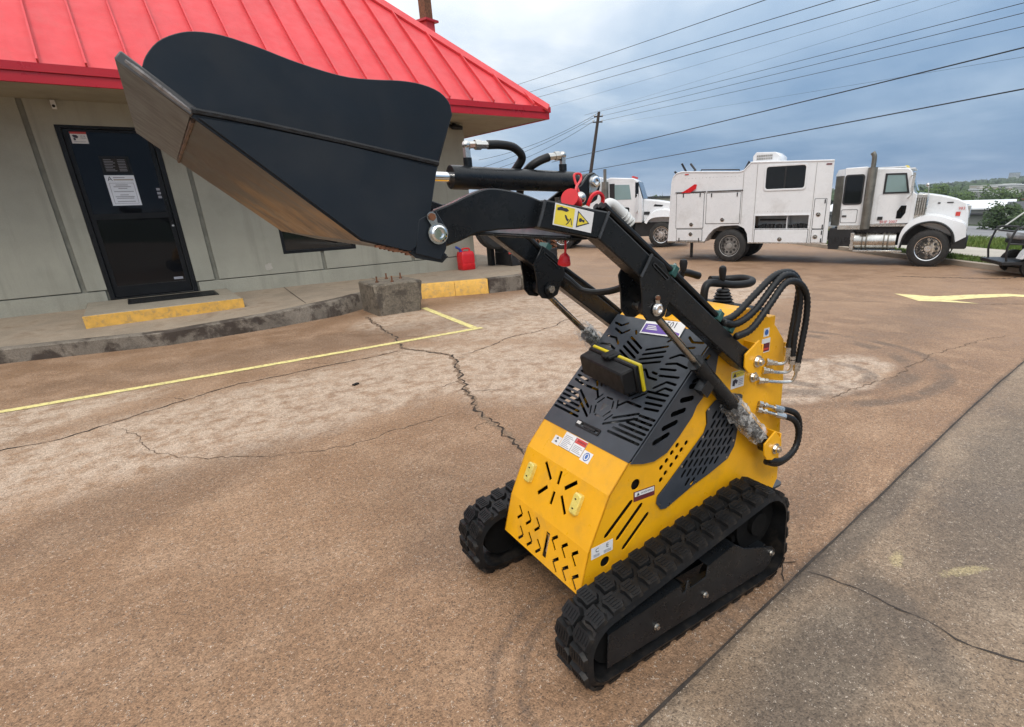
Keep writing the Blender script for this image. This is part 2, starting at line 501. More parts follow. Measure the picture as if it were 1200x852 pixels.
mat("label_maroon", (.13, .02, .03), .45)
mat("loader_yellow", (.83, .40, .008), .36, var=.06, vscale=7, bump=.06, bscale=220, bdist=.0008, spec=.45, dirt=.40, dirtcol=(.48, .26, .055), dscale=9, dlo=.47, dhi=.75)
mat("hood_grey", (.040, .047, .058), .38, spec=.42, var=.12, vscale=8, bump=.10, bscale=400, bdist=.0006, dirt=.25, dirtcol=(.085, .085, .085), dscale=10)
mat("arm_black", (.0080, .0096, .0115), .31, spec=.34, var=.2, vscale=8, bump=.10, bscale=260, bdist=.0008, dirt=.18, dirtcol=(.05, .045, .04), dscale=9)
mat("bucket_paint", (.0105, .0148, .0205), .38, spec=.36, var=.18, vscale=4, bump=.10, bscale=90, bdist=.001, streak=(3, 3, 14), streakamt=.4, dirt=.40, dirtcol=(.024, .027, .031), dscale=3.5)
mat("weld_seam", (.009, .010, .012), .5, var=.2, bump=.8, bscale=180, bdist=.003)
mat("weld_grey", (.030, .032, .035), .42, var=.3, vscale=50, bump=.5, bscale=200)
mat("edge_steel", (.098, .096, .094), .42, .35, var=.12, vscale=9, bump=.15, bscale=140, bdist=.001, dirt=.35, dirtcol=(.085, .070, .058), dscale=8)
mat("weld_brown", (.10, .055, .032), .6, .3, var=.4, vscale=40, bump=.6, bscale=150, bdist=.002)
mat("weld_bare", (.22, .20, .19), .45, .6, var=.3, vscale=40, bump=.8, bscale=150, bdist=.003)
mat("rubber", (.0095, .0098, .0105), .44, var=.25, vscale=12, bump=.25, bscale=90, bdist=.002, dirt=.35, dirtcol=(.085, .066, .048), dscale=11, spec=.22)
mat("hose_rubber", (.008, .0083, .0088), .45, var=.2, vscale=30, spec=.35)
mat("plastic_black", (.0075, .0075, .008), .52, spec=.32, var=.15, vscale=10, bump=.15, bscale=500, bdist=.0005)
mat("plastic_yellow", (.80, .63, .02), .42, var=.05)
mat("lamp_lens", (.72, .58, .14), .25, var=.12, vscale=60, bump=.5, bscale=90, bdist=.002, coat=.5)
mat("red_plastic", (.62, .012, .018), .35, var=.08, vscale=14)
mat("blue_plastic", (.03, .07, .30), .4)
mat("zinc", (.62, .60, .56), .30, 1.0, var=.12, vscale=40, dirt=.3, dirtcol=(.25, .20, .13), dscale=60)
mat("chrome", (.80, .80, .80), .10, 1.0, var=.04)
mat("rod_chrome", (.36, .33, .29), .20, 1.0, var=.10, vscale=20)
mat("teal_clamp", (.03, .10, .09), .4, .3)
mat("engine_metal", (.10, .10, .10), .4, .7, var=.5, vscale=14)
mat("engine_black", (.006, .006, .006), .7, spec=.12)
mat("white_sleeve", (.62, .62, .60), .4, var=.1)
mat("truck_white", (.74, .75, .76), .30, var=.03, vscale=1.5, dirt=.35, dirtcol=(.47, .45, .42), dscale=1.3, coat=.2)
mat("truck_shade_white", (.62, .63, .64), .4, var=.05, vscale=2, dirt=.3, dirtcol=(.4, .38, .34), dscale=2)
mat("truck_black", (.012, .012, .013), .45, var=.2)
mat("alu", (.58, .57, .54), .28, 1.0, var=.12, vscale=5, dirt=.3, dirtcol=(.26, .22, .18), dscale=7)
mat("stack_metal", (.20, .19, .165), .42, .7, var=.2, vscale=4, dirt=.4, dirtcol=(.10, .10, .092), dscale=5)
mat("tyre", (.020, .019, .018), .75, var=.25, vscale=10, dirt=.5, dirtcol=(.075, .065, .055), dscale=6, bump=.2, bscale=40)
mat("rim_grey", (.34, .33, .31), .45, .5, var=.15, dirt=.4, dirtcol=(.1, .08, .07), dscale=12)
mat("rim_alu", (.70, .70, .70), .22, 1.0, var=.08)
mat("rust", (.16, .065, .03), .8, var=.4, vscale=20)
mat("seat_grey", (.32, .33, .35), .45, var=.15, vscale=12)
mat("pole_wood", (.045, .033, .026), .85, var=.3, vscale=8)
mat("wire", (.012, .013, .016), .6)
mat("kerb_pale", (.36, .30, .235), .88, var=.12, vscale=2, grain=.1)
mat("walk_pale", (.42, .385, .33), .88, var=.1, vscale=1.5, grain=.1)
mat("road_grey", (.20, .20, .205), .85, var=.12, vscale=.4)
mat("warehouse_wall", (.30, .305, .285), .8, var=.06, vscale=.3)
mat("warehouse_roof", (.78, .79, .80), .5, var=.04, vscale=.2)
mat("dark_roof", (.045, .047, .052), .7, var=.1)
mat("far_white", (.62, .62, .60), .7, var=.1, vscale=.05)
mat("far_beige", (.36, .32, .26), .8, var=.1, vscale=.1)
mat("far_red", (.42, .06, .05), .7)
mat("far_blue", (.05, .12, .28), .5)
mat("far_glass", (.10, .13, .16), .2)
mat("bark", (.06, .045, .032), .9, var=.3, vscale=9)
mat("soil", (.17, .12, .075), .95, var=.3, vscale=1.5)

def glass_mat(name, tint, rough=.03):
    q = NT(name)
    q.base(tint); q.rough(rough); q.b.inputs['Specular IOR Level'].default_value = .22
    q.b.inputs['Transmission Weight'].default_value = .25
    q.b.inputs['IOR'].default_value = 1.45
    MATS[name] = q.m
    return q.m
glass_mat("door_glass", (.008, .009, .011))
glass_mat("window_glass", (.010, .011, .012)); G_ = MATS["window_glass"].node_tree.nodes["Principled BSDF"]; G_.inputs["Specular IOR Level"].default_value = .8
glass_mat("truck_glass", (.012, .014, .016))
glass_mat("cab_glass", (.30, .42, .42))

def leaf_mat(name, a, b):
    q = NT(name)
    gi = q.n('ObjectInfo')
    nz = q.noise(1.4, 3, .6)
    nz2 = q.noise(9.0, 2, .6)
    c = q.mix(q.rng(nz, .35, .65), a, b)
    c = q.mix(1.0, c, q.rng(nz2, .3, .7, .7, 1.3), 'MULTIPLY')
    q.base(c); q.rough(.6); q.b.inputs['Specular IOR Level'].default_value = .25
    MATS[name] = q.m
leaf_mat("leaf_dark", (.030, .055, .018), (.055, .090, .026))
leaf_mat("leaf_mid", (.045, .085, .022), (.085, .130, .032))
leaf_mat("leaf_bright", (.10, .16, .035), (.17, .22, .055))
leaf_mat("lawn", (.085, .150, .030), (.14, .20, .045))
def land_mat():
    q = NT("land")
    far = q.noise(.012, 6, .65); n = q.noise(.15, 5, .7)
    c = q.mix(q.rng(far, .40, .58), (.036, .058, .024), (.070, .085, .036))
    c = q.mix(q.rng(n, .55, .75), c, (.11, .12, .05))
    q.base(c); q.rough(.95); q.b.inputs['Specular IOR Level'].default_value = .1
    MATS["land"] = q.m
land_mat()
def steel_mat():
    q = NT("bare_steel")
    n = q.noise(5.5, 4, .6, dist=.6)
    fine = q.noise(60, 4, .7)
    sx = q.n('SeparateXYZ'); q.l(q.co(), sx.inputs[0])
    # mill scale near the lip, golden sheen of the ground painted in toward the heel
    heel_sheen = q.rng(q.math('ADD', sx.outputs[0], q.math('MULTIPLY', q.math('SUBTRACT', n, .5), .30)), -1.19, -1.10)
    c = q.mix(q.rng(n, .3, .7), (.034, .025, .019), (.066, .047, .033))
    c = q.mix(q.math('MULTIPLY', heel_sheen, q.rng(q.noise(9, 5, .7), .30, .62)), c, (.27, .155, .055))
    c = q.mix(q.math('MULTIPLY', q.rng(q.noise(14, 5, .7), .56, .70), .6), c, (.035, .024, .018))
    c = q.mix(1.0, c, q.rng(fine, .3, .7, .85, 1.15), 'MULTIPLY')
    q.base(c); q.b.inputs['Metallic'].default_value = .25; q.b.inputs['Specular IOR Level'].default_value = .35
    q.rough(q.rng(n, .3, .7, .34, .50)); q.bump(fine, .05, .0006)
    MATS["bare_steel"] = q.m
steel_mat()
def wrap_mat():
    q = NT("plastic_wrap")
    tr = q.n('BsdfTransparent'); mx = q.n('MixShader')
    setc(q.b.inputs['Base Color'], (.90, .89, .86)); q.rough(.2)
    q.b.inputs['Specular IOR Level'].default_value = .9
    q.bump(q.noise(40, 3, .6), .25, .003)
    f = q.rng(q.noise(26, 3, .6, dist=1.0), .42, .66, .10, .60)
    q.l(f, mx.inputs[0]); q.l(tr.outputs[0], mx.inputs[1]); q.l(q.b.outputs[0], mx.inputs[2])
    q.l(mx.outputs[0], q.t.nodes['Material Output'].inputs[0])
    MATS["plastic_wrap"] = q.m
wrap_mat()
G = MATS
# ================================================================ THE SETTING
K0 = Vector((16.49, 4.29)); KA = Vector((-.5, -.866)); KN = Vector((.866, -.5))     # kerb line behind the trucks
def sm(x): x = max(0.0, min(1.0, x)); return x * x * (3 - 2 * x)
def zlot(X): return -.42 * sm((X - 4) / 10.0)
TP = [(-1e5, -.42), (5.6, -.34), (12, -1.1), (25, -2.2), (29, -2.6), (53, -3.57), (80, -4.1), (150, -4.6), (260, -5.5), (400, -4.2), (560, -1.8), (760, .4), (1200, 1), (1e5, 1)]
def terrain(X, Y):
    d = (X - K0.x) * KN.x + (Y - K0.y) * KN.y
    z = 0
    for (a, za), (b, zb) in zip(TP, TP[1:]):
        if a <= d <= b: z = za + (zb - za) * ((d - a) / (b - a) if a > -1e4 else 1.0); break
    r = hypot(X, Y)
    az = math.degrees(atan2(Y, X))
    hill = sm((23.5 - az) / 12.0) * sm((r - 900) / 700) * 13.5 * (1 + .25 * noise.noise(Vector((X / 260, Y / 260, 0))))
    if az < -60: hill *= sm((az + 110) / 50)
    return z + hill

# the open ground, one sheet out to the horizon
mb = MB()
radii = [0.0, 4, 8, 12, 16, 18, 20, 22, 25, 28, 32, 37, 43, 50, 60, 72, 90, 120, 160, 220, 300, 420, 600, 800, 950, 1100, 1250, 1400, 1550, 1700, 1900, 2300, 3000, 4500, 8000]
NA = 360
V = []
for r in radii:
    for i in range(NA):
        a = 2 * pi * i / NA; X, Y = r * cos(a), r * sin(a)
        d = (X - K0.x) * KN.x + (Y - K0.y) * KN.y
        V.append((X, Y, terrain(X, Y) - (.35 if d < 2.5 else .02)))
Fq = []
for j in range(len(radii) - 1):
    for i in range(NA):
        i2 = (i + 1) % NA
        Fq.append((j * NA + i, (j + 1) * NA + i, (j + 1) * NA + i2, j * NA + i2))
mb.add(V, Fq)
mb.build("ground", G["land"], angle=80, kind='structure')

# the concrete lot, brown slab and grey slab either side of the sealed joint
def lot_grid():
    bm = bmesh.new()
    xs = [-40, -20, -8] + [i * .5 for i in range(-10, 60)] + [40, 60]
    ys = [-60, -30, -10, -4, 0, 4, 8, 12, 20, 40, 80]
    vv = [[bm.verts.new((x, y, zlot(x))) for y in ys] for x in xs]
    for i in range(len(xs) - 1):
        for j in range(len(ys) - 1): bm.faces.new((vv[i][j], vv[i + 1][j], vv[i + 1][j + 1], vv[i][j + 1]))
    def cut(co, no):        # drops what lies on the normal's side
        bmesh.ops.bisect_plane(bm, geom=bm.verts[:] + bm.edges[:] + bm.faces[:], plane_co=co, plane_no=no, clear_outer=True)
    cut((K0.x, K0.y, 0), (KN.x, KN.y, 0))
    return bm, cut
JA = Vector((.886, .865)); JD = Vector((1, .0749)).normalized(); JN = Vector((-JD.y, JD.x))
def finish_lot(bm, name, m_):
    me = bpy.data.meshes.new(name); bm.to_mesh(me); bm.free(); me.materials.append(m_)
    o = bpy.data.objects.new(name, me); COL.objects.link(o); o['kind'] = 'structure'; return o
bm, cut = lot_grid(); p = JA + JN * .003; cut((p.x, p.y, 0), (-JN.x, -JN.y, 0))
LOT = finish_lot(bm, "parking_lot", M_BROWN)
bm, cut = lot_grid(); p = JA - JN * .003; cut((p.x, p.y, 0), (JN.x, JN.y, 0))
SLAB = finish_lot(bm, "parking_slab", M_GREY)
# sealed joint: tar strip, a little below the slabs in places and smeared over the edge in others
mb = MB(); pts = []
for i in range(0, 460):
    t = -2 + i * .045
    q = JA + JD * t
    w = .0050 + .003 * noise.noise(Vector((t * 3, 0, 0))) + .002 * noise.noise(Vector((t * 17, 3, 0)))
    o = .004 * noise.noise(Vector((t * 2.3, 9, 0)))
    a = q + JN * (w + o); b = q - JN * (w - o)
    zz = zlot(q.x) + .0025
    pts += [(a.x, a.y, zz), (b.x, b.y, zz)]
mb.add(pts, [(2 * i, 2 * i + 1, 2 * i + 3, 2 * i + 2) for i in range(len(pts) // 2 - 1)])
mb.build("joint_sealant", G["sealant"], LOT)

def crack(path, w, m_, name="crack", parent=LOT, seed=0, jag=.02, z=.003):
    rnd = random.Random(seed); P = []
    for (x0, y0), (x1, y1) in zip(path, path[1:]):
        L = hypot(x1 - x0, y1 - y0); k = max(2, int(L / .035))
        for i in range(k):
            t = i / k
            P.append((x0 + (x1 - x0) * t, y0 + (y1 - y0) * t))
    P.append(path[-1]); Q = []; ja = 0
    for i, (x, y) in enumerate(P):
        a = P[max(0, i - 1)]; b = P[min(len(P) - 1, i + 1)]; L = hypot(b[0] - a[0], b[1] - a[1]) or 1
        nx, ny = -(b[1] - a[1]) / L, (b[0] - a[0]) / L
        ja = ja * .55 + rnd.uniform(-jag, jag)
        ww = w * rnd.uniform(.25, 1.5) * min(1, .3 + min(i, len(P) - 1 - i) * .15)
        zz = zlot(x) + z
        Q += [(x + nx * (ja + ww), y + ny * (ja + ww), zz), (x + nx * (ja - ww), y + ny * (ja - ww), zz)]
    MB().add(Q, [(2 * i, 2 * i + 1, 2 * i + 3, 2 * i + 2) for i in range(len(Q) // 2 - 1)]).build(name, m_, parent)
CM = [(2.59, 8.335), (2.48, 7.662), (2.358, 6.624), (2.224, 6.046), (2.354, 5.75), (2.5, 5.344), (2.324, 4.882), (2.148, 4.471), (2.019, 4.096), (1.879, 3.663), (1.843, 3.402), (1.777, 3.113), (1.721, 2.838), (1.70, 2.6)]
crack(CM, .021, G["crack_halo"], seed=31, jag=.022, z=.002)
crack(CM, .0095, G["crack_dark"], seed=1, jag=.026)
for k, pth in enumerate(([(2.36, 6.62), (2.62, 6.50), (2.78, 6.55)], [(2.15, 4.47), (1.95, 4.40), (1.80, 4.44)], [(2.02, 4.10), (2.20, 4.02), (2.31, 3.90)], [(1.84, 3.40), (1.72, 3.36), (1.66, 3.28)], [(2.46, 5.24), (2.62, 5.10)], [(1.41, 5.93), (1.30, 6.12), (1.12, 6.22)], [(.07, 5.66), (.02, 5.84), (-.15, 5.95)])):
    crack(pth, .0035, G["crack_dark"], seed=60 + k, jag=.016)
crack([(2.192, 5.969), (1.759, 5.9), (1.409, 5.927), (0.904, 5.882), (0.529, 5.875), (0.07, 5.664), (-0.206, 5.559), (-0.43, 5.415), (-0.774, 5.271), (-1.052, 5.328), (-2, 5.2)], .0075, G["crack_dark"], seed=2, jag=.012)
crack([(2.567, 5.276), (2.791, 5.301), (3.068, 5.397), (3.354, 5.576), (3.728, 5.572), (4.149, 5.692), (4.424, 5.866), (5.4, 6.2)], .006, G["crack_dark"], seed=3, jag=.018)
crack([(-0.403, 5.319), (-0.276, 4.977), (-0.259, 4.658), (-0.06, 4.274), (0.164, 4.069), (0.434, 3.857), (0.826, 3.679), (1.327, 3.703), (1.75, 3.70)], .0035, G["crack_pale"], seed=4, jag=.02)
crack([(1.955, 0.929), (1.994, 0.8), (2.013, 0.622), (2.02, 0.487), (2.008, 0.385), (2.022, 0.285), (2.06, 0.198), (2.1, -.2)], .0035, G["sealant"], parent=SLAB, seed=5, jag=.008)
crack([(1.98, .99), (1.93, 1.02), (1.86, .99), (1.83, .955)], .006, G["crack_dark"], seed=8, jag=.006)
crack([(4.0, 1.95), (5.0, 1.85), (6.2, 1.95), (8, 1.8)], .004, G["crack_pale"], seed=6, jag=.02)
crack([(9.9, 4.0), (9.2, 4.6), (8.7, 5.5)], .008, G["crack_pale"], seed=7)
crack([(14.2, 5.6), (15.0, 3.8), (15.6, 3.5), (16.0, 2.6)], .03, G["crack_dark"], seed=9, jag=.05)
crack([(11.0, 2.9), (12.5, 1.9), (13.4, .9)], .012, G["crack_pale"], seed=10)

def decal(name, poly, m_, z=.004, parent=LOT):
    T, P = cdt(poly, [])
    return MB().add([(x, y, zlot(x) + z) for x, y in P], T).build(name, m_, parent, kind=None)
# the yellow bay line, long leg and short leg
def worn(x0, y0, x1, y1, w, seed):
    rnd = random.Random(seed); n = 70; A = []; B = []
    L = hypot(x1 - x0, y1 - y0); nx, ny = -(y1 - y0) / L, (x1 - x0) / L
    for i in range(n + 1):
        t = i / n; x, y = x0 + (x1 - x0) * t, y0 + (y1 - y0) * t
        A.append((x + nx * (w / 2 + rnd.uniform(-.004, .004)), y + ny * (w / 2 + rnd.uniform(-.004, .004))))
        B.append((x - nx * (w / 2 + rnd.uniform(-.004, .004)), y - ny * (w / 2 + rnd.uniform(-.004, .004))))
    return B + A[::-1]
decal("bay_line", worn(-3.2, 6.55, 3.42, 6.315, .095, 1), G["line_paint"])
decal("bay_line", worn(3.50, 8.33, 3.34, 6.375, .095, 2), G["line_paint"], z=.0044)
# the big turn arrow
tip = [(11.27, 4.42), (10.52, 3.72), (10.75, 3.45), (11.02, 2.97), (11.10, 3.42), (11.9, 3.18), (12.55, 2.88), (12.75, 2.2), (12.95, 1.4), (13.2, 1.45), (13.05, 2.3), (12.85, 3.05), (12.2, 3.48), (11.45, 3.80)]
decal("turn_arrow", tip, G["arrow_paint"])
# a scrap of black litter
tag(MB().box((1.36, 5.03, .008), (.06, .03, .012), Matrix.Rotation(.5, 3, 'Z')).build("litter", G["plastic_black"]), "small scrap of black litter lying on the pale concrete", "litter")

# kerb, lawn, walk and rough grass beyond the lot
def strip(name, d0, d1, z0, z1, m_, a0=-60, a1=30, step=2.0, skirt=.4, bow=None):
    mb = MB(); P = []; n = int((a1 - a0) / step)
    for i in range(n + 1):
        a = a0 + i * step
        for d, z in ((d0, z0 - skirt), (d0, z0), (d1, z1), (d1, z1 - skirt)):
            q = K0 + KA * a + KN * d; P.append((q.x, q.y, z))
    F4 = []
    for i in range(n):
        for k in range(3): F4.append((4 * i + k, 4 * i + k + 1, 4 * i + k + 5, 4 * i + k + 4))
    return mb.add(P, F4).build(name, m_, kind='structure')
strip("kerb", 0.0, .16, -.30, -.29, G["kerb_pale"])
strip("lawn_soil", .16, 1.05, -.30, -.29, G["soil"])
strip("sidewalk", 1.05, 2.9, -.28, -.27, G["walk_pale"])
strip("verge_soil", 2.9, 7.5, -.29, -.40, G["soil"])
def road():
    mb = MB(); P = []
    for i in range(60):
        a = -170 + i * 5
        for d, z in ((29, -2.55), (41, -3.03), (53, -3.52)):
            q = K0 + KA * a + KN * d; P.append((q.x, q.y, z))
    F3 = [(3 * i + k, 3 * i + k + 1, 3 * i + k + 4, 3 * i + k + 3) for i in range(59) for k in (0, 1)]
    mb.add(P, F3).build("road", G["road_grey"], kind='structure')
road()

def blades(name, n, d0, d1, a0, a1, z, h, m_, seed, lean=.5, wd=.012):
    rnd = random.Random(seed); V = []; F3 = []
    for i in range(n):
        a = rnd.uniform(a0, a1); d = rnd.uniform(d0, d1); q = K0 + KA * a + KN * d
        hh = h * rnd.uniform(.45, 1.15) * (1 + .5 * noise.noise(Vector((q.x * .9, q.y * .9, 0))))
        t = rnd.uniform(0, 2 * pi); w = wd * rnd.uniform(.6, 1.4)
        dx, dy = cos(t) * w, sin(t) * w; lx, ly = rnd.gauss(0, lean) * hh, rnd.gauss(0, lean) * hh
        o = len(V)
        V += [(q.x - dx, q.y - dy, z), (q.x + dx, q.y + dy, z), (q.x + lx * .4 + dx * .6, q.y + ly * .4 + dy * .6, z + hh * .6), (q.x + lx, q.y + ly, z + hh)]
        F3 += [(o, o + 1, o + 2), (o, o + 2, o + 3)]
    o = MB().add(V, F3).build(name, m_, kind='stuff', angle=180); return o
blades("lawn_grass", 26000, .17, 1.04, -14, 7, -.30, .06, G["lawn"], 1, .5, .010)
blades("verge_grass", 22000, 2.95, 5.8, -14, 5, -.33, .15, G["lawn"], 2, .35, .012)
blades("tall_grass", 5000, 3.4, 5.6, -8, 1.5, -.33, .24, G["leaf_bright"], 3, .30, .013)
# ================================================================ THE BUILDING
BX, WY, WZ = 5.84, 10.80, 3.06            # right corner, front wall line, soffit height
BL = -9.0                                 # left end, outside the picture
bld = thing("shop_building", "low grey panelled building with a red metal hip roof and glass door", "building", (0, WY, 0))
BO = (0, WY, 0)
def bpart(mb, name, m_, parent=bld, **k): return mb.build(name, m_, parent, org=BO, **k)
DX0, DX1, DZ0, DZ1 = -.37, .755, .36, 2.74     # door opening
WX0, WX1, WZ0, WZ1 = 2.12, 3.37, .83, 2.05     # window opening
# backing wall with the two openings, dark groove colour between the panels
mb = MB().plate(rect(BL, 0, BX - .02, WZ + .1), [rect(DX0, DZ0, DX1, DZ1), rect(WX0, WZ0, WX1, WZ1)], (0, WY + .03, 0), X1, Z1, -.16)
bpart(mb, "wall_core", G["wall_groove"])
mb = MB().box2((BX - .2, WY + .03, 0), (BX - .005, 19.5, WZ + .1)); bpart(mb, "side_wall", G["wall_paint"])
mb = MB().box2((BL, 19.3, 0), (BX - .2, 19.5, WZ + .1)); bpart(mb, "rear_wall", G["wall_paint"])
mb = MB().box2((BL, WY + .2, 0), (BL + .2, 19.3, WZ + .1)); bpart(mb, "side_wall", G["wall_paint"])
gx = [BL, -7.45, -5.74, -4.03, -2.34, -.64, 1.05, 2.76, 4.45, BX + .03]
for a, b in zip(gx, gx[1:]):
    x0, x1 = a + .03, b - .03
    outer = rect(x0, .515, x1, WZ + .05)
    holes = []
    if x0 < DX0 < x1: outer = [(x0, .515), (DX0, .515), (DX0, DZ1), (DX1, DZ1), (DX1, .515), (x1, .515), (x1, WZ + .05), (x0, WZ + .05)]
    elif x0 < WX0 < x1: outer = [(x0, .515), (x1, .515), (x1, WZ0), (WX0, WZ0), (WX0, WZ1), (x1, WZ1), (x1, WZ + .05), (x0, WZ + .05)]
    elif x0 < WX1 < x1: outer = [(x0, .515), (x1, .515), (x1, WZ + .05), (x0, WZ + .05), (x0, WZ1), (WX1, WZ1), (WX1, WZ0), (x0, WZ0)]
    bpart(MB().plate(outer, holes, (0, WY, 0), X1, Z1, -.03), "wall_panel", G["wall_paint"], bevel=.005)
for a, b in ((BL, DX0 - .03), (DX1 + .03, BX + .03)):
    bpart(MB().box2((a, WY - .004, 0), (b, WY + .03, .50)), "wall_base", G["wall_paint"], bevel=.006)
# a patch of filler and the small camera under the soffit
bpart(MB().plate([(1.79, .60), (1.82, .585), (1.86, .59), (1.905, .61), (1.89, .66), (1.90, .70), (1.85, .705), (1.82, .68), (1.80, .69), (1.785, .65)], [], (0, WY - .001, 0), X1, Z1, .002), "filler_patch", G["walk_pale"])
tg = MB().box((-.30, WY - .10, 2.97), (.05, .14, .06), Matrix.Rotation(-.3, 3, 'X')).cyl((-.30, WY, 3.02), (-.30, WY - .08, 2.99), .018, n=8)
tg.use(1).cyl((-.30, WY - .165, 2.948), (-.30, WY - .185, 2.942), .022, n=10)
co_ = tg.build("security_camera", [G["label_white"], G["plastic_black"]], bevel=.004); tag(co_, "small white security camera on the wall above the door", "camera")
fl = MB().box((5.62, WY - .12, 2.96), (.22, .16, .07), Matrix.Rotation(.35, 3, 'X')).cyl((5.62, WY, 3.02), (5.62, WY - .1, 3.0), .03, n=8)
tag(fl.build("flood_light", G["black_frame"], bevel=.01), "dark flood light under the eave at the building corner", "light")
# door: frame, leaf, rails, glass
door = MB().plate(rect(DX0, DZ0, DX1, DZ1), [rect(DX0 + .06, DZ0 + .02, DX1 - .065, DZ1 - .038)], (0, WY - .005, 0), X1, Z1, -.12)
door = bpart(door, "door", G["black_frame"], bevel=.004)
lx0, lx1, lz0, lz1 = DX0 + .065, DX1 - .07, DZ0 + .025, DZ1 - .042
leaf = MB().plate(rect(lx0, lz0, lx1, lz1), [rect(lx0 + .06, lz0 + .16, lx1 - .06, 1.50), rect(lx0 + .05, 1.58, lx1 - .06, lz1 - .03)], (0, WY + .04, 0), X1, Z1, -.045)
bpart(leaf, "door_frame", G["black_frame"], door, bevel=.003)
for z0, z1 in ((lz0 + .15, 1.51), (1.57, lz1 - .02)):
    bpart(MB().box2((lx0 + .05, WY + .058, z0), (lx1 - .05, WY + .066, z1)), "glass_pane", G["door_glass"], door)
h = MB().tube([(lx1 - .03, WY + .04, 1.45), (lx1 - .03, WY - .02, 1.45), (lx1 - .03, WY - .02, 1.75), (lx1 - .03, WY + .04, 1.75)], .011, 8, 1)
h.cyl((lx1 - .03, WY + .04, 1.66), (lx1 - .03, WY + .02, 1.66), .022, n=12)
bpart(h, "door_handle", G["black_frame"], door)
bpart(MB().cyl((lx1 - .03, WY + .04, 1.38), (lx1 - .03, WY + .03, 1.38), .016, n=12), "door_lock", G["zinc"], door)
# notices behind the glass
def flat(x0, z0, x1, z1): return rect(x0, z0, x1, z1)
yg = WY + .0575
nb = MB().plate(rect(-.235, 2.515, -.055, 2.665), [], (0, yg, 0), X1, Z1, .0015)
nb.use(1).quad2(rect(-.235, 2.637, -.055, 2.665), (0, yg, 0), X1, Z1, .0021)
nb.use(2).quad2([(-.215, 2.615), (-.20, 2.59), (-.165, 2.58), (-.15, 2.60), (-.165, 2.622), (-.20, 2.626)], (0, yg, 0), X1, Z1, .0021).quad2(rect(-.208, 2.555, -.185, 2.585), (0, yg, 0), X1, Z1, .0021)
nb.text("24 HR", .022, (-.10, yg, 2.61), X1, Z1, .0021).text("VIDEO", .022, (-.10, yg, 2.585), X1, Z1, .0021)
nb.use(3).quad2(rect(-.21, 2.535, -.08, 2.541), (0, yg, 0), X1, Z1, .0021)
n1o = bpart(nb, "security_notice", [G["label_white"], G["label_red"], G["ink"], G["ink_grey"]], door)
nb = MB().plate(rect(.0, 2.125, .345, 2.36), [rect(.025, 2.145, .32, 2.335)], (0, yg, 0), X1, Z1, .003)
nb.use(1).plate(rect(.03, 2.15, .315, 2.33), [], (0, yg, 0), X1, Z1, .0012)
nb.use(2)
for k in range(8):
    z = 2.318 - k * .021
    nb.quad2(rect(.045, z - .010, .13 + .05 * ((k * 7) % 5) / 5, z - .004), (0, yg, 0), X1, Z1, .0018).quad2(rect(.20, z - .010, .29, z - .004), (0, yg, 0), X1, Z1, .0018)
bpart(nb, "hours_notice", [G["black_frame"], G["inside_dark"], G["ink_grey"]], door)
nb = MB().plate(rect(0, 1.69, .345, 2.105), [], (0, yg, 0), X1, Z1, .0018)
nb.use(1).text("A", .085, (.055, yg, 2.055), X1, Z1, .0026)
nb.use(2).quad2(rect(.095, 2.068, .23, 2.08), (0, yg, 0), X1, Z1, .0026)
nb.use(3).quad2(rect(.095, 2.035, .325, 2.052), (0, yg, 0), X1, Z1, .0026)
nb.use(2).plate(rect(.03, 1.715, .318, 2.0), [rect(.035, 1.72, .313, 1.995)], (0, yg - .0018, 0), X1, Z1, .0008)
for z, a, b in ((1.972, .10, .245), (1.948, .07, .275), (1.924, .12, .225), (1.882, .06, .29), (1.836, .12, .22), (1.812, .06, .285), (1.79, .07, .275), (1.745, .07, .28)):
    nb.quad2(rect(a, z - .005, b, z + .006), (0, yg, 0), X1, Z1, .0026)
bpart(nb, "paper_notice", [G["paper"], G["ink"], G["ink_grey"], G["far_beige"]], door)
for k in range(3):
    bpart(MB().plate(rect(.57, 1.78 + k * .055, .615, 1.815 + k * .055), [], (0, yg, 0), X1, Z1, .0015), "card_sticker", G["ink_grey"], door)
bpart(MB().plate(rect(.48, lz0 + .19, .60, lz0 + .225), [], (0, yg, 0), X1, Z1, .0015), "card_sticker", G["ink_grey"], door)
# window
win = bpart(MB().plate(rect(WX0, WZ0, WX1, WZ1), [rect(WX0 + .05, WZ0 + .05, WX1 - .05, WZ1 - .05)], (0, WY + .0, 0), X1, Z1, -.10), "window", G["black_frame"], bevel=.004)
bpart(MB().box2((WX0 + .04, WY + .05, WZ0 + .04), (WX1 - .04, WY + .058, WZ1 - .04)), "window_pane", G["window_glass"], win)
# dim room behind the glass, with a counter, a shelf and a lit-up helmet-white parcel as in any small shop
bpart(MB().box2((BL + .3, WY + 3.5, .2), (BX - .3, WY + 3.6, 3.0)).box2((BL + .3, WY + .25, .18), (BX - .3, WY + 3.6, .2)), "room", G["inside_dark"])
bpart(MB().box2((-.1, WY + 2.0, .2), (1.6, WY + 2.6, 1.25)).box2((2.3, WY + 1.4, .2), (3.4, WY + 1.9, 1.0)), "shop_counter", G["far_beige"])
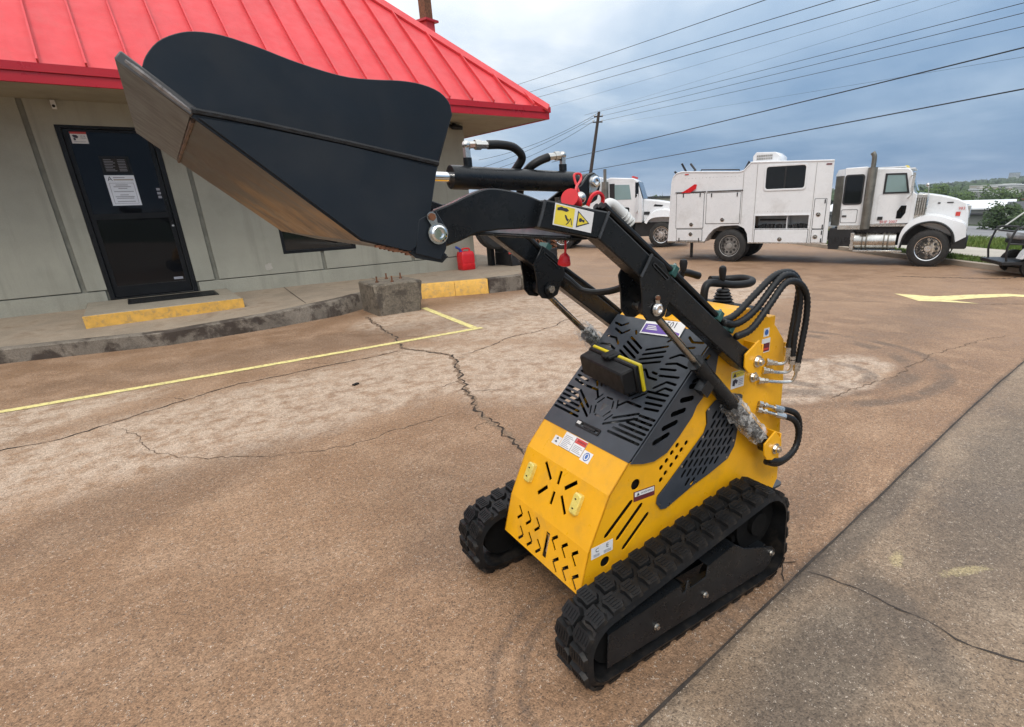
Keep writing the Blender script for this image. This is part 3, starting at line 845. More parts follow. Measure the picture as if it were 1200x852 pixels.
# roof: hip, pitch .88, standing seams
EX, EY, EZ, K = 7.05, 9.55, 3.03, .88
RH = 4.6                                                # run up the slope in plan
LX = -13.0
et = EZ + .20                                           # top of the fascia
roofp = []
Uv = Vector((0, 1, K)).normalized(); run = RH * math.sqrt(1 + K * K)
top_r = EX - RH
rf = MB().add([(LX, EY, et), (EX, EY, et), (top_r, EY + RH, et + K * RH), (LX, EY + RH, et + K * RH),
               (EX, EY + 2 * RH, et), (LX, EY + 2 * RH, et)],
              [(0, 1, 2, 3), (1, 4, 2), (3, 2, 4, 5)])
roof = bpart(rf, "roof", G["roof_red"], angle=20)
fc = MB().box2((LX, EY - .012, EZ), (EX + .012, EY + .03, et - .085)).box2((LX, EY - .035, et - .085), (EX + .035, EY + .03, et + .012))
fc.box2((EX - .03, EY + .03, EZ), (EX + .012, EY + 2 * RH, et - .085)).box2((EX - .03, EY + .03, et - .085), (EX + .035, EY + 2 * RH, et + .012))
bpart(fc, "fascia", G["fascia_red"], roof, bevel=.004)
bpart(MB().box2((LX, EY + .03, EZ + .012), (EX - .03, EY + 2 * RH - .03, EZ + .03)), "soffit", G["soffit"], roof)
N_ = Vector((0, -K, 1)).normalized()
sx = -.282
k0 = int((sx - LX) / .4355)
for i in range(-k0, 18):
    x = sx + i * .4355
    L = min(RH, EX - x)                                 # a seam near the hip is shorter
    if L < .12: continue
    a = Vector((x, EY - .03, et + .012)); b = Vector((x, EY + L, et + K * L))
    d = (b - a); n_ = N_
    P = []
    for q in (a, b):
        for sx_, h_ in ((-.010, 0), (-.010, .048), (.010, .048), (.010, 0)): P.append(q + Vector((sx_, 0, 0)) + n_ * h_)
    bpart(MB().add(P, [(0, 1, 5, 4), (1, 2, 6, 5), (2, 3, 7, 6), (0, 3, 2, 1), (4, 5, 6, 7)]), "roof_seam", G["roof_red"], roof)
# hip cap: a folded strip standing off the sheets, dark slot under it
a = Vector((EX, EY, et)); b = Vector((top_r, EY + RH, et + K * RH)); d = (b - a).normalized()
s1 = d.cross(N_).normalized(); N2 = Vector((K, 0, 1)).normalized(); s2 = N2.cross(d).normalized()
if s1.x > 0: s1 = -s1
if s2.x < 0: s2 = -s2
P = []
for q in (a - d * .03, b):
    P += [q + s1 * .15 + N_ * .008, q + s1 * .15 + N_ * .045, q + Vector((0, 0, .075)), q + s2 * .15 + N2 * .045, q + s2 * .15 + N2 * .008]
bpart(MB().add(P, [(i, i + 1, i + 6, i + 5) for i in range(4)] + [(0, 4, 3, 2, 1), (5, 6, 7, 8, 9)]), "hip_cap", G["roof_red"], roof, angle=20)
# raised walkway along the wall, its kerb bending as it does
cl = [(-9.0, 9.9), (-4.0, 9.35), (-1.45, 8.80), (.14, 8.40), (1.3, 8.50), (2.34, 8.75), (2.95, 9.15), (3.86, 9.20), (4.43, 9.04), (5.02, 8.88)]
def zt(x): return .165 + .085 * sm((x - .2) / 2.6)
kerb_t = .17
mb = MB(); P = []
for x, y in cl:
    z = zt(x); P += [(x, y, -.1), (x, y + .012, z - .012), (x, y + .03, z), (x, y + kerb_t, z + .004)]
n = len(cl)
Fk = [(4 * i + k, 4 * i + 4 + k, 4 * i + 5 + k, 4 * i + 1 + k) for i in range(n - 1) for k in range(3)]
# the last two lengths are the painted ones, built below
mb.add(P[:4 * 8], [f for f in Fk if max(f) < 4 * 8])
walk = thing("raised_walkway", "raised concrete walkway with a stained kerb along the front wall", "walkway", (0, 9.5, 0))
WO = (0, 9.5, 0)
mb.build("kerb_edge", G["curb_concrete"], walk, WO, angle=50)
for i in (7, 8):
    g_ = .004 if i == 8 else 0
    a, b = cl[i], cl[i + 1]
    z0, z1 = zt(a[0]), zt(b[0])
    q = []
    for (x, y), z, s_ in ((a, z0, g_), (b, z1, -.004)):
        x += s_
        q += [(x, y, -.1), (x, y + .012, z - .014), (x, y + .03, z), (x, y + .10, z + .003)]
    MB().add(q, [(0, 4, 5, 1), (1, 5, 6, 2), (2, 6, 7, 3), (0, 1, 2, 3), (7, 6, 5, 4)]).build("painted_kerb", G["curb_paint"], walk, WO, angle=50)
q = []
for x, y, z in ((5.03, 8.875, .25), (5.40, 8.86, .25), (5.72, 8.85, .25)):
    q += [(x, y, -.1), (x, y + .012, z - .014), (x, y + .03, z), (x, y + .15, z + .003)]
MB().add(q, [(4 * i + k, 4 * i + 4 + k, 4 * i + 5 + k, 4 * i + 1 + k) for i in range(2) for k in range(3)] + [(8, 9, 10, 11)]).build("kerb_end", G["curb_concrete"], walk, WO, angle=50)
MB().box2((5.745, 8.87, -.1), (6.05, 9.25, .20)).build("kerb_end", G["block_concrete"], walk, WO, bevel=.02)
mb = MB(); P = []; pl = cl[:8] + [(4.43, 9.04), (5.02, 8.88), (5.72, 8.85), (7.6, 8.9)]
for x, y in pl:
    z = zt(x); off = .10 if 3.8 < x < 5.1 else .15
    P += [(x, y + off, z + .002), (x, WY + .02, .275 - .025 * sm((x - 2) / 3))]
P[-2] = (7.3, 10.2, .235); P[-1] = (7.6, WY + 4, .235); P[-4] = (5.72, 9.0, .252)
mb.add(P, [(2 * i, 2 * i + 2, 2 * i + 3, 2 * i + 1) for i in range(len(pl) - 1)])
mb.build("walk_slab", G["pavement_concrete"], walk, WO)
for x in (1.9, 3.45):
    z = zt(x) + .006
    MB().add([(x, 8.9, z - .004), (x + .012, 8.9, z - .004), (x + .112, WY - .01, .275), (x + .10, WY - .01, .275)], [(0, 1, 2, 3)]).build("slab_joint", G["crack_dark"], walk, WO)
# door step with a yellow nosing, and the mat on it
st = thing("door_step", "concrete door step with a yellow painted front edge", "step", (.27, 9.9, .18))
SO = (.27, 9.9, .18)
MB().box2((-.645, 9.345, .12), (1.155, WY - .008, .36)).build("step_slab", G["step_concrete"], st, SO, bevel=.012)
MB().plate([(-.655, .16), (1.163, .185), (1.163, .352), (-.655, .352)], [], (0, 9.341, 0), X1, Z1, .008).build("yellow_nosing", G["curb_paint"], st, SO, bevel=.003)
mt = MB().box2((-.17, 10.02, .361), (.95, 10.62, .372))
for k in range(12): mt.box2((-.14, 10.05 + k * .046, .372), (.92, 10.075 + k * .046, .376))
tag(mt.build("door_mat", G["hose_rubber"], bevel=.002), "black ribbed door mat on the concrete step", "door mat")
# the old column base with four bolts
cb = thing("column_base", "weathered concrete block with four rusty anchor bolts", "concrete block", (3.07, 8.55, 0))
CO = (3.07, 8.55, 0)
b_ = MB().frustum((3.06, 8.56, -.05), (.66, .74), (3.09, 8.54, .465), (.76, .72))
b_.build("block", G["block_concrete"], cb, CO, bevel=.025)
for x, y in ((2.86, 8.45), (3.05, 8.33), (3.12, 8.75), (3.30, 8.62)):
    MB().cyl((x, y, .44), (x, y, .555), .0125, n=8).cyl((x, y, .465), (x, y, .485), .024, n=6).build("anchor_bolt", G["rust"], cb, CO)
# jerry can
jc = thing("fuel_can", "red plastic fuel can standing against the wall by the building corner", "fuel can", (5.50, 10.58, .25), .05)
body = MB()
for z0, z1, w, dd in ((0, .02, .28, .22), (.02, .33, .30, .24), (.33, .38, .30, .24)): pass
ring_ = [(-.15, -.12), (.15, -.12), (.15, .12), (-.15, .12)]
rr = rrect(-.155, -.12, .155, .12, .035, 3)
P = []; lev = [(0, .93), (.015, 1), (.12, 1), (.125, .965), (.15, .965), (.155, 1), (.29, 1), (.35, .93), (.37, .80)]
for z, s_ in lev: P += [(x * s_, y * s_, z) for x, y in rr]
k = len(rr)
body.add(P, [(j * k + i, j * k + (i + 1) % k, (j + 1) * k + (i + 1) % k, (j + 1) * k + i) for j in range(len(lev) - 1) for i in range(k)] + [tuple(range(k))[::-1], tuple(range((len(lev) - 1) * k, len(lev) * k))])
body.build("can_body", G["red_plastic"], jc)
MB().tube([(-.06, 0, .36), (-.06, 0, .42), (.09, 0, .42), (.10, 0, .36)], .018, 8, 3).build("handle", G["red_plastic"], jc)
MB().tube([(-.10, 0, .36), (-.13, -.01, .42), (-.22, -.02, .47)], .024, 8, 4).cyl((-.10, 0, .35), (-.105, 0, .385), .035, n=12).build("spout", G["blue_plastic"], jc)
# ================================================================ THE MINI LOADER
# its own axes: x toward the rear, y toward the far side, z up; numbers below are measured in those axes
ld = thing("mini_track_loader", "small yellow and black stand-on track loader holding its dark bucket raised", "loader", (1.42355, 1.48273, 0), -.048496)
LO = (1.35, 1.55, 0)
YC = 1.55
def lp(mb, name, m_, parent=ld, **k): return mb.build(name, m_, parent, org=LO, **k)
PR = [(.893, .22), (.939, .381), (1.033, .573), (1.122, .671), (1.525, 1.05), (1.60, 1.105)]
YN, YF = 1.28, 1.82
def face(i):
    a, b = Vector((PR[i][0], 0, PR[i][1])), Vector((PR[i + 1][0], 0, PR[i + 1][1]))
    return a, (b - a).normalized(), (b - a).length
def fplate(i, holes, name, m_, th=.004, y0=YN, y1=YF, parent=ld, v0=0, v1=None):
    O, t, L = face(i)
    return lp(MB().plate(rect(y0, v0, y1, L if v1 is None else v1), holes, O, Y1, t, th), name, m_, parent)
def chev(y, v, d):
    """one chevron of two arms, its point toward d"""
    return [bar2(y + d * .004, v + .000, y - d * .024 - d * .004, v + .027, .0125), bar2(y + d * .004, v - .000, y - d * .024 - d * .004, v - .030, .0115)]
h = []
for y, v in ((1.718, .117), (1.652, .120), (1.588, .122), (1.686, .040), (1.62, .043), (1.556, .045)): h += chev(y, v, -1)
for y, v in ((1.491, .116), (1.427, .117), (1.363, .119), (1.461, .041), (1.399, .041), (1.336, .041)): h += chev(y, v, 1)
h.append(rect(1.510, .026, 1.536, .130))
fp = fplate(0, h, "front_panel", G["loader_yellow"])
O, t, L_ = face(0)
N_in = Y1.cross(t)
c = O + Y1 * 1.523 + t * .078 + N_in * .02
lp(MB().cyl(c - t * .045, c + t * .045, .010, n=10).cyl(c - t * .03, c + t * .03, .014, n=10).box(c + N_in * .012, (.03, .03, .10)), "tow_hook", G["zinc"], fp)
h = []
for a in ((1.669, .197, 1.605, .146), (1.561, .199, 1.557, .146), (1.456, .196, 1.513, .146), (1.609, .116, 1.655, .068), (1.561, .115, 1.559, .063), (1.515, .117, 1.463, .064)): h.append(bar2(*a, .0165))
fm = fplate(1, h, "front_panel", G["loader_yellow"])
O, t, L_ = face(1); N_out = -(Y1.cross(t))
for y0, y1_ in ((1.711, 1.755), (1.392, 1.434)):
    yc = (y0 + y1_) / 2; cen = O + Y1 * yc + t * .127 + N_out * .007
    mb = MB(); P = []
    rr = rrect(-.020, -.040, .020, .040, .008, 3)
    for s_, n_ in ((1.0, -.007), (1.0, .008), (.86, .013)): P += [cen + Y1 * (x * s_) + t * (v * s_) + N_out * n_ for x, v in rr]
    k = len(rr)
    mb.add(P, [(j * k + i, j * k + (i + 1) % k, (j + 1) * k + (i + 1) % k, (j + 1) * k + i) for j in range(2) for i in range(k)] + [tuple(range(2 * k, 3 * k))])
    mb.use(1)
    for v in (-.018, .018): mb.box(cen + t * v + N_out * .0135, (.003, .008, .004)).sph(cen + t * v + N_out * .0125, .0032, 8, 5)
    lp(mb, "marker_lamp", [G["lamp_lens"], G["plastic_black"]], angle=25)
f3 = fplate(2, [], "front_panel", G["loader_yellow"])
O, t, L_ = face(2); N_out = -(Y1.cross(t)); Yr = -Y1
def st_O(y, v, lift=0): return O + Y1 * y + t * v + N_out * (lift + .0006)
mb = MB()
# sticker strip of three pieces; u runs to the viewer's right (-y)
def sq(y0, v0, y1, v1, lift): mb.add([st_O(y0, v0, lift), st_O(y1, v0, lift), st_O(y1, v1, lift), st_O(y0, v1, lift)], [(0, 1, 2, 3)])
mb.use(0); sq(1.650, .064, 1.508, .130, 0); sq(1.699, .062, 1.652, .098, 0); sq(1.506, .058, 1.452, .100, 0)
mb.use(1); sq(1.577, .106, 1.510, .127, .0003)
mb.use(2); sq(1.580, .066, 1.578, .128, .0003); sq(1.650, .0640, 1.508, .0655, .0003); sq(1.509, .066, 1.5075, .128, .0003)
mb.text("WARNING", .011, st_O(1.538, .1165, .0004), Yr, t).use(0)
mb.text("!", .016, st_O(1.570, .116, .0004), Yr, t)
mb.use(3)
for k in range(5): sq(1.570, .072 + k * .006, 1.515 + .008 * (k % 3), .0745 + k * .006, .0003)
for k in range(8): sq(1.642, .070 + k * .0065, 1.588 + .01 * (k % 3), .0725 + k * .0065, .0003)
mb.use(4)
cc = [(1.478 + .017 * cos(2 * pi * i / 20), .079 + .017 * sin(2 * pi * i / 20)) for i in range(20)]
mb.add([st_O(y, v, .0003) for y, v in cc][::-1], [tuple(range(20))]).use(0)
mb.add([st_O(1.478 + .013 * cos(2 * pi * i / 16), .079 + .013 * sin(2 * pi * i / 16), .0005) for i in range(16)][::-1], [tuple(range(16))])
mb.use(4).add([st_O(1.478 + .009 * cos(2 * pi * i / 12) * .8, .080 + .010 * sin(2 * pi * i / 12), .0007) for i in range(12)][::-1], [tuple(range(12))])
mb.use(2)
for v in (.072, .086): mb.add([st_O(1.686, v, .0003), st_O(1.668, v, .0003), st_O(1.677, v + .009, .0003)], [(0, 1, 2)])
lp(mb, "warning_label", [G["label_white"], G["label_red"], G["ink"], G["ink_grey"], G["label_blue"]])

# hood: slotted sheet with the maze of cut-outs
O, t, L_ = face(3); N_out = -(Y1.cross(t))
hs = []
def sl(y0, v0, y1, v1, w=.0108): hs.append(slot(y0, v0, y1, v1, w, 2))
def both(y0, v0, y1, v1, w=.0108): sl(y0, v0, y1, v1, w); sl(2 * YC - y0, v0, 2 * YC - y1, v1, w)
for k, yi in enumerate((1.645, 1.658, 1.676, 1.70, 1.718, 1.735)):
    both(1.812, .074 + k * .0205, yi, .071 + k * .0205)
# V of diagonals round the fan hexagon
both(1.735, .158, 1.600, .088); both(1.728, .178, 1.625, .124)
both(1.716, .205, 1.640, .205); both(1.640, .205, 1.612, .178)
for i in range(6):
    a0, a1 = pi / 3 * i + .14, pi / 3 * (i + 1) - .14
    sl(YC + .045 * cos(a0), .150 + .045 * sin(a0), YC + .045 * cos(a1), .150 + .045 * sin(a1), .008)
    if i not in (1, 4): sl(YC + .067 * cos(a0 + .1), .150 + .064 * sin(a0 + .1), YC + .067 * cos(a1 - .1), .150 + .064 * sin(a1 - .1), .007)
for k in range(4): both(1.800, .215 + k * .022, 1.735 - k * .012, .205 + k * .022)
both(1.80, .305, 1.765, .305); both(1.765, .305, 1.735, .275); both(1.800, .330, 1.755, .330); both(1.755, .330, 1.715, .290)
for k in range(3): both(1.700 - k * .022, .262 + k * .010, 1.655 - k * .022, .222 + k * .006)
both(1.792, .360, 1.705, .345); both(1.760, .385, 1.690, .372); both(1.800, .405, 1.745, .412); both(1.745, .412, 1.700, .398)
both(1.705, .325, 1.660, .325); both(1.660, .325, 1.625, .352); both(1.625, .352, 1.566, .330); both(1.690, .348, 1.664, .350)
for k in range(4): both(1.668 - k * .004, .400 + k * .0235, 1.563, .362 + k * .0235)
both(1.790, .450, 1.735, .450); both(1.735, .450, 1.700, .425); both(1.775, .492, 1.720, .476); both(1.720, .476, 1.690, .500)
both(1.80, .520, 1.752, .512); both(1.752, .512, 1.722, .530)
both(1.655, .505, 1.640, .490)
hood = lp(MB().plate(rect(YN, .0, YF, L_ + .01), hs, O + N_out * .003, Y1, t, .004), "hood", G["hood_grey"])
hc = lambda y, v, n=0: O + Y1 * y + t * v + N_out * (.003 + n)
# lip along the front, turned-down edges
mb = MB().plate(rrect(1.483, .034, 1.630, .062, .008), [rrect(1.492, .040, 1.622, .056, .006)], O + N_out * .006, Y1, t, .006)
mb.box(hc(1.556, .048, -.004), (.004, .14, .018)).use(1).box(hc(1.545, .048, .001), (.010, .07, .010), Matrix.Rotation(-.75, 3, 'Y')).use(2).box(hc(1.607, .050, .004), (.012, .024, .012), Matrix.Rotation(-.75, 3, 'Y'))
lp(mb, "hood_latch", [G["plastic_black"], G["hose_rubber"], G["zinc"]], hood)
# paper stock tag
tO = hc(1.523, .541, .004); tr_ = (-Y1 * cos(.09) + t * sin(.09)); tu_ = (t * cos(.09) + Y1 * sin(.09))
mb = MB().plate(rect(-.103, -.036, .103, .036), [], tO, tr_, tu_, .0012)
mb.use(1).quad2([(-.097, -.030), (.097, -.030), (.097, -.018), (.04, -.006), (-.02, .012), (-.097, .012)], tO, tr_, tu_, .0018)
mb.use(2).text("501", .040, tO + tr_ * .036 + tu_ * .016, tr_, tu_, .0020)
mb.use(0)
for k in range(3): mb.quad2(rect(-.080, -.016 + k * .008, -.02 - .008 * k, -.012 + k * .008), tO, tr_, tu_, .0024)
lp(mb, "stock_tag", [G["label_white"], G["label_purple"], G["ink"]], hood)

# side panels, near and far: cut-outs on both
sd_out = [PR[0], PR[1], PR[2], PR[3], (1.19, .664), (1.234, .658), (1.292, .674), (1.35, .722), (1.415, .785), (1.435, .82), (1.50, .875), (1.525, .925), (1.535, .985), (1.53, 1.05), (1.62, 1.085), (1.74, 1.115), (1.80, 1.108), (1.90, 1.03), (1.960, .965), (1.985, .80), (1.990, .66), (2.012, .45), (2.018, .31), (1.95, .20), (1.72, .20), (1.0, .20)]
grille_out = [(1.252, .465), (1.256, .49), (1.300, .522), (1.400, .605), (1.497, .684), (1.512, .720), (1.505, .772), (1.55, .800), (1.620, .813), (1.700, .793), (1.712, .785), (1.710, .742), (1.690, .60), (1.683, .572), (1.648, .528), (1.54, .495), (1.451, .475), (1.302, .426), (1.275, .432)]
def shrink(poly, d):
    cx = sum(p[0] for p in poly) / len(poly); cy = sum(p[1] for p in poly) / len(poly)
    return [(x + (cx - x) / hypot(cx - x, cy - y) * d, y + (cy - y) / hypot(cx - x, cy - y) * d) for x, y in poly]
sh = [circ(1.154, .577, .0215, 18), circ(1.010, .316, .021, 18)]
for a in ((1.133, .513, 1.017, .42), (1.181, .483, 1.07, .388), (1.213, .432, 1.098, .336)): sh.append(slot(*a, .021))
for x, z in ((1.279, .603), (1.306, .623), (1.332, .647), (1.359, .669), (1.279, .553), (1.302, .574), (1.331, .597), (1.358, .62), (1.382, .644), (1.407, .665)): sh.append(circ(x, z, .0108, 12))
sh.append(shrink(grille_out, .007))
for y, th in ((YN, -.005), (YF, .005)):
    sp = lp(MB().plate(sd_out, sh, (0, y, 0), X1, Z1, -abs(th) if y == YN else abs(th)), "side_panel", G["loader_yellow"])
    o_ = -1 if y == YN else 1
    lp(MB().plate(shrink(sd_out, .022), [], (0, y - o_ * .014, 0), X1, Z1, .003), "dark_backing", G["engine_black"], sp)  # black sheet added behind the cut-outs so they read dark
    # perforated insert
    gh = []
    go = shrink(grille_out, .012)
    for r in range(13):
        for c_ in range(11):
            u = -.10 + c_ * .047 + (.0235 if r % 2 else 0); v = -.30 + r * .0275
            x0 = 1.45 + u * .78 - v * .42; z0 = .62 + u * .66 + v * .80
            x1, z1 = x0 + .028 * .66, z0 + .028 * .72
            if all(inside(p, go) for p in ((x0 - .006, z0 - .006), (x1 + .006, z1 + .006))): gh.append(slot(x0, z0, x1, z1, .0150, 2))
    gp = lp(MB().plate(grille_out, gh, (0, y + o_ * .0035, 0), X1, Z1, .003), "side_grille", G["hood_grey"], sp)
    scr = MB()
    for x, z in ((1.268, .455), (1.32, .440), (1.46, .485), (1.64, .535), (1.675, .60), (1.70, .77), (1.515, .775), (1.49, .668), (1.38, .578)):
        scr.cyl((x, y + o_ * .003, z), (x, y + o_ * .0075, z), .0052, n=8)
    lp(scr, "grille_screw", G["zinc"], sp)
    # turned-down hood skirt with ventilation slots
    sk = [PR[3], (1.182, .653), (1.234, .646), (1.297, .661), (1.36, .711), (1.424, .77), (1.445, .807), (1.51, .859), (1.538, .91), (1.548, .98), (1.545, 1.05), PR[4]]
    kh = [slot(1.232 + k * .044, .718 + k * .043, 1.300 + k * .040, .732 + k * .037, .021) for k in range(5)] + [slot(1.465, .965, 1.50, .985, .015), slot(1.42, .905, 1.485, .915, .015)]
    kh = [q for q in kh if all(inside(p, sk) for p in q)]
    lp(MB().plate(sk, kh, (0, y + o_ * .005, 0), X1, Z1, .004), "hood_skirt", G["hood_grey"], hood)
    if y == YN:
        yl = y - .0012
        mb = MB().plate([(1.144, .509), (1.247, .503), (1.247, .543), (1.144, .549)], [], (0, y, 0), X1, Z1, .0008)
        mb.use(1).quad2([(1.149, .528), (1.243, .522), (1.243, .540), (1.149, .546)], (0, yl, 0), X1, Z1, .0003)
        mb.use(2).text("WARNING", .0125, (1.208, yl, .5325), Vector((1, 0, -.055)).normalized(), Vector((.055, 0, 1)).normalized(), .0005)
        mb.add([(1.158, yl - .0006, .530), (1.172, yl - .0006, .529), (1.165, yl - .0006, .543)], [(0, 1, 2)])
        lp(mb, "warning_label", [G["label_maroon"], G["label_white"], G["ink"]], sp)
        mb = MB().plate([(.948, .350), (1.045, .352), (1.047, .398), (.950, .396)], [], (0, y, 0), X1, Z1, .0008)
        mb.use(1).text("C", .024, (.975, yl, .380), X1, Z1, .0004).text("E", .024, (1.021, yl, .382), X1, Z1, .0004)
        mb.use(2)
        for k in range(4): mb.quad2(rect(.958, .356 + k * .003, .985, .3575 + k * .003), (0, yl, 0), X1, Z1, .0004).quad2(rect(1.004, .356 + k * .003, 1.038, .3575 + k * .003), (0, yl, 0), X1, Z1, .0004)
        lp(mb, "maker_plate", [G["label_white"], G["ink"], G["ink_grey"]], sp)
        mb = MB().plate(rect(1.642, .822, 1.720, .893), [], (0, y, 0), X1, Z1, .0008)
        mb.use(1).quad2(rect(1.645, .866, 1.717, .890), (0, yl, 0), X1, Z1, .0004)
        mb.use(2).add([(1.650, yl - .0008, .869), (1.672, yl - .0008, .869), (1.661, yl - .0008, .888)], [(0, 1, 2)]).text("CAUTION", .011, (1.695, yl, .878), X1, Z1, .0006)
        mb.quad2([(1.650, .835), (1.664, .832), (1.668, .846), (1.676, .838), (1.682, .852), (1.668, .860), (1.652, .856)], (0, yl, 0), X1, Z1, .0004)
        mb.use(3)
        for k in range(4): mb.quad2(rect(1.686, .832 + k * .007, 1.713, .835 + k * .007), (0, yl, 0), X1, Z1, .0004)
        lp(mb, "caution_label", [G["label_white"], G["label_yellow"], G["ink"], G["ink_grey"]], sp)
        mb = MB().plate(rect(1.815, .935, 1.868, .992), [], (0, y, 0), X1, Z1, .0008)
        mb.use(1).quad2(rect(1.818, .925 + .014, 1.865, .973), (0, yl, 0), X1, Z1, .0004).use(2).quad2(rect(1.822, .945, 1.86, .953), (0, yl, 0), X1, Z1, .0007)
        mb.use(0).plate(rect(1.822, 1.000, 1.856, 1.034), [], (0, y, 0), X1, Z1, .0008).use(3).quad2(circ(1.839, 1.017, .012, 12), (0, yl, 0), X1, Z1, .0004)
        lp(mb, "hazard_label", [G["label_white"], G["label_maroon"], G["label_red"], G["label_blue"]], sp)
# upper console between the uprights, floor, rear wall, engine
con = MB().box2((1.555, YN + .006, .95), (1.90, YF - .006, 1.075))
con.add([(1.53, YN + .006, 1.052), (1.53, YF - .006, 1.052), (1.66, YF - .006, 1.128), (1.66, YN + .006, 1.128)], [(0, 1, 2, 3)])
con.box2((1.66, YN + .006, 1.075), (1.74, YF - .006, 1.126))
lp(con, "console", G["loader_yellow"], bevel=.003)
lp(MB().box2((1.98, YN + .006, .20), (1.99, YF - .006, .95)), "rear_panel", G["loader_yellow"])
lp(MB().box2((.94, YN + .02, .20), (1.97, YF - .02, .23)), "belly_plate", G["arm_black"])
eng = MB().box2((1.15, 1.36, .26), (1.50, 1.72, .56)).box2((1.42, 1.34, .30), (1.85, 1.76, .78)).cyl((1.22, 1.40, .60), (1.22, 1.70, .60), .06, n=14).box2((1.02, 1.36, .26), (1.14, 1.74, .42)).cyl((1.50, 1.42, .80), (1.72, 1.42, .80), .07, n=14)
eng.use(1).cyl((1.18, YC, .60), (1.30, YC, .73), .085, n=18).cyl((1.36, 1.66, .58), (1.36, 1.66, .74), .04, n=12).box2((1.24, 1.40, .56), (1.40, 1.46, .68))
for k in range(5): eng.tube([(1.2 + .05 * k, 1.36 + .07 * k, .57), (1.27 + .05 * k, 1.40 + .06 * k, .68 + .02 * k), (1.4, 1.45 + .05 * k, .72)], .009, 6, 4)
lp(eng, "engine", [G["engine_black"], G["engine_metal"]])
# dark sheets added inside to stop daylight running through the body
lp(MB().box2((1.60, YN + .03, .30), (1.62, YF - .03, 1.03)), "light_stop", G["engine_black"])
lp(MB().box2((1.035, YN + .03, .23), (1.045, YF - .03, .50)), "light_stop", G["engine_black"])
# standing platform behind
lp(MB().plate(rrect(2.00, 1.30, 2.11, 1.80, .03), [], (0, 0, .235), X1, Y1, .012), "foot_platform", G["hood_grey"])

# tracks
circs = [(.852, .094, .094), (.902, .152, .145), (1.735, .108, .108), (1.672, .285, .158)]
pts = [(cx + r * cos(2 * pi * i / 72), cz + r * sin(2 * pi * i / 72)) for cx, cz, r in circs for i in range(72)]
def hull(P):
    P = sorted(set(P)); L, U = [], []
    for seq, H in ((P, L), (P[::-1], U)):
        for p in seq:
            while len(H) > 1 and (H[-1][0] - H[-2][0]) * (p[1] - H[-2][1]) - (H[-1][1] - H[-2][1]) * (p[0] - H[-2][0]) <= 0: H.pop()
            H.append(p)
    return L[:-1] + U[:-1]
def resample(P, n):
    P = P + [P[0]]; S_ = [0]
    for a, b in zip(P, P[1:]): S_.append(S_[-1] + hypot(b[0] - a[0], b[1] - a[1]))
    out_ = []; j = 0
    for i in range(n):
        t_ = S_[-1] * i / n
        while S_[j + 1] < t_: j += 1
        f = (t_ - S_[j]) / (S_[j + 1] - S_[j]); out_.append((P[j][0] + (P[j + 1][0] - P[j][0]) * f, P[j][1] + (P[j + 1][1] - P[j][1]) * f))
    return out_, S_[-1]
HL = hull(pts)
NL = 34
loop, LEN = resample(HL, NL * 4)
LUGH, BAND = .0165, .022
def inset(P, d):
    n = len(P); R2 = []
    for i in range(n):
        a, b = P[i - 1], P[(i + 1) % n]; L = hypot(b[0] - a[0], b[1] - a[1])
        R2.append((P[i][0] - (b[1] - a[1]) / L * d, P[i][1] + (b[0] - a[0]) / L * d))
    return R2
o1, o2 = inset(loop, LUGH), inset(loop, LUGH + BAND)
TW = .18
lug_me = None
def lug_mesh():
    mb = MB()
    # local: X along the run, Y across, Z outward; an angled shoe with five grip ribs
    base = [(-.031, -.040), (.018, -.042), (.034, -.016), (.030, .002), (.034, .040), (-.014, .043), (-.032, .020), (-.027, .002)]
    top = [(x * .84, y * .93) for x, y in base]
    V = [(x, y, -.003) for x, y in base] + [(x, y, LUGH - .004) for x, y in top]
    mb.add(V, [(i, (i + 1) % 8, 8 + (i + 1) % 8, 8 + i) for i in range(8)] + [tuple(range(8, 16))])
    for k in range(5):
        y = -.028 + k * .0135
        mb.box((.002, y, LUGH - .0035), (.030, .0055, .003))
    return mb.mesh("tread_lug", G["rubber"], angle=30, bevel=0)
lug_me = lug_mesh()
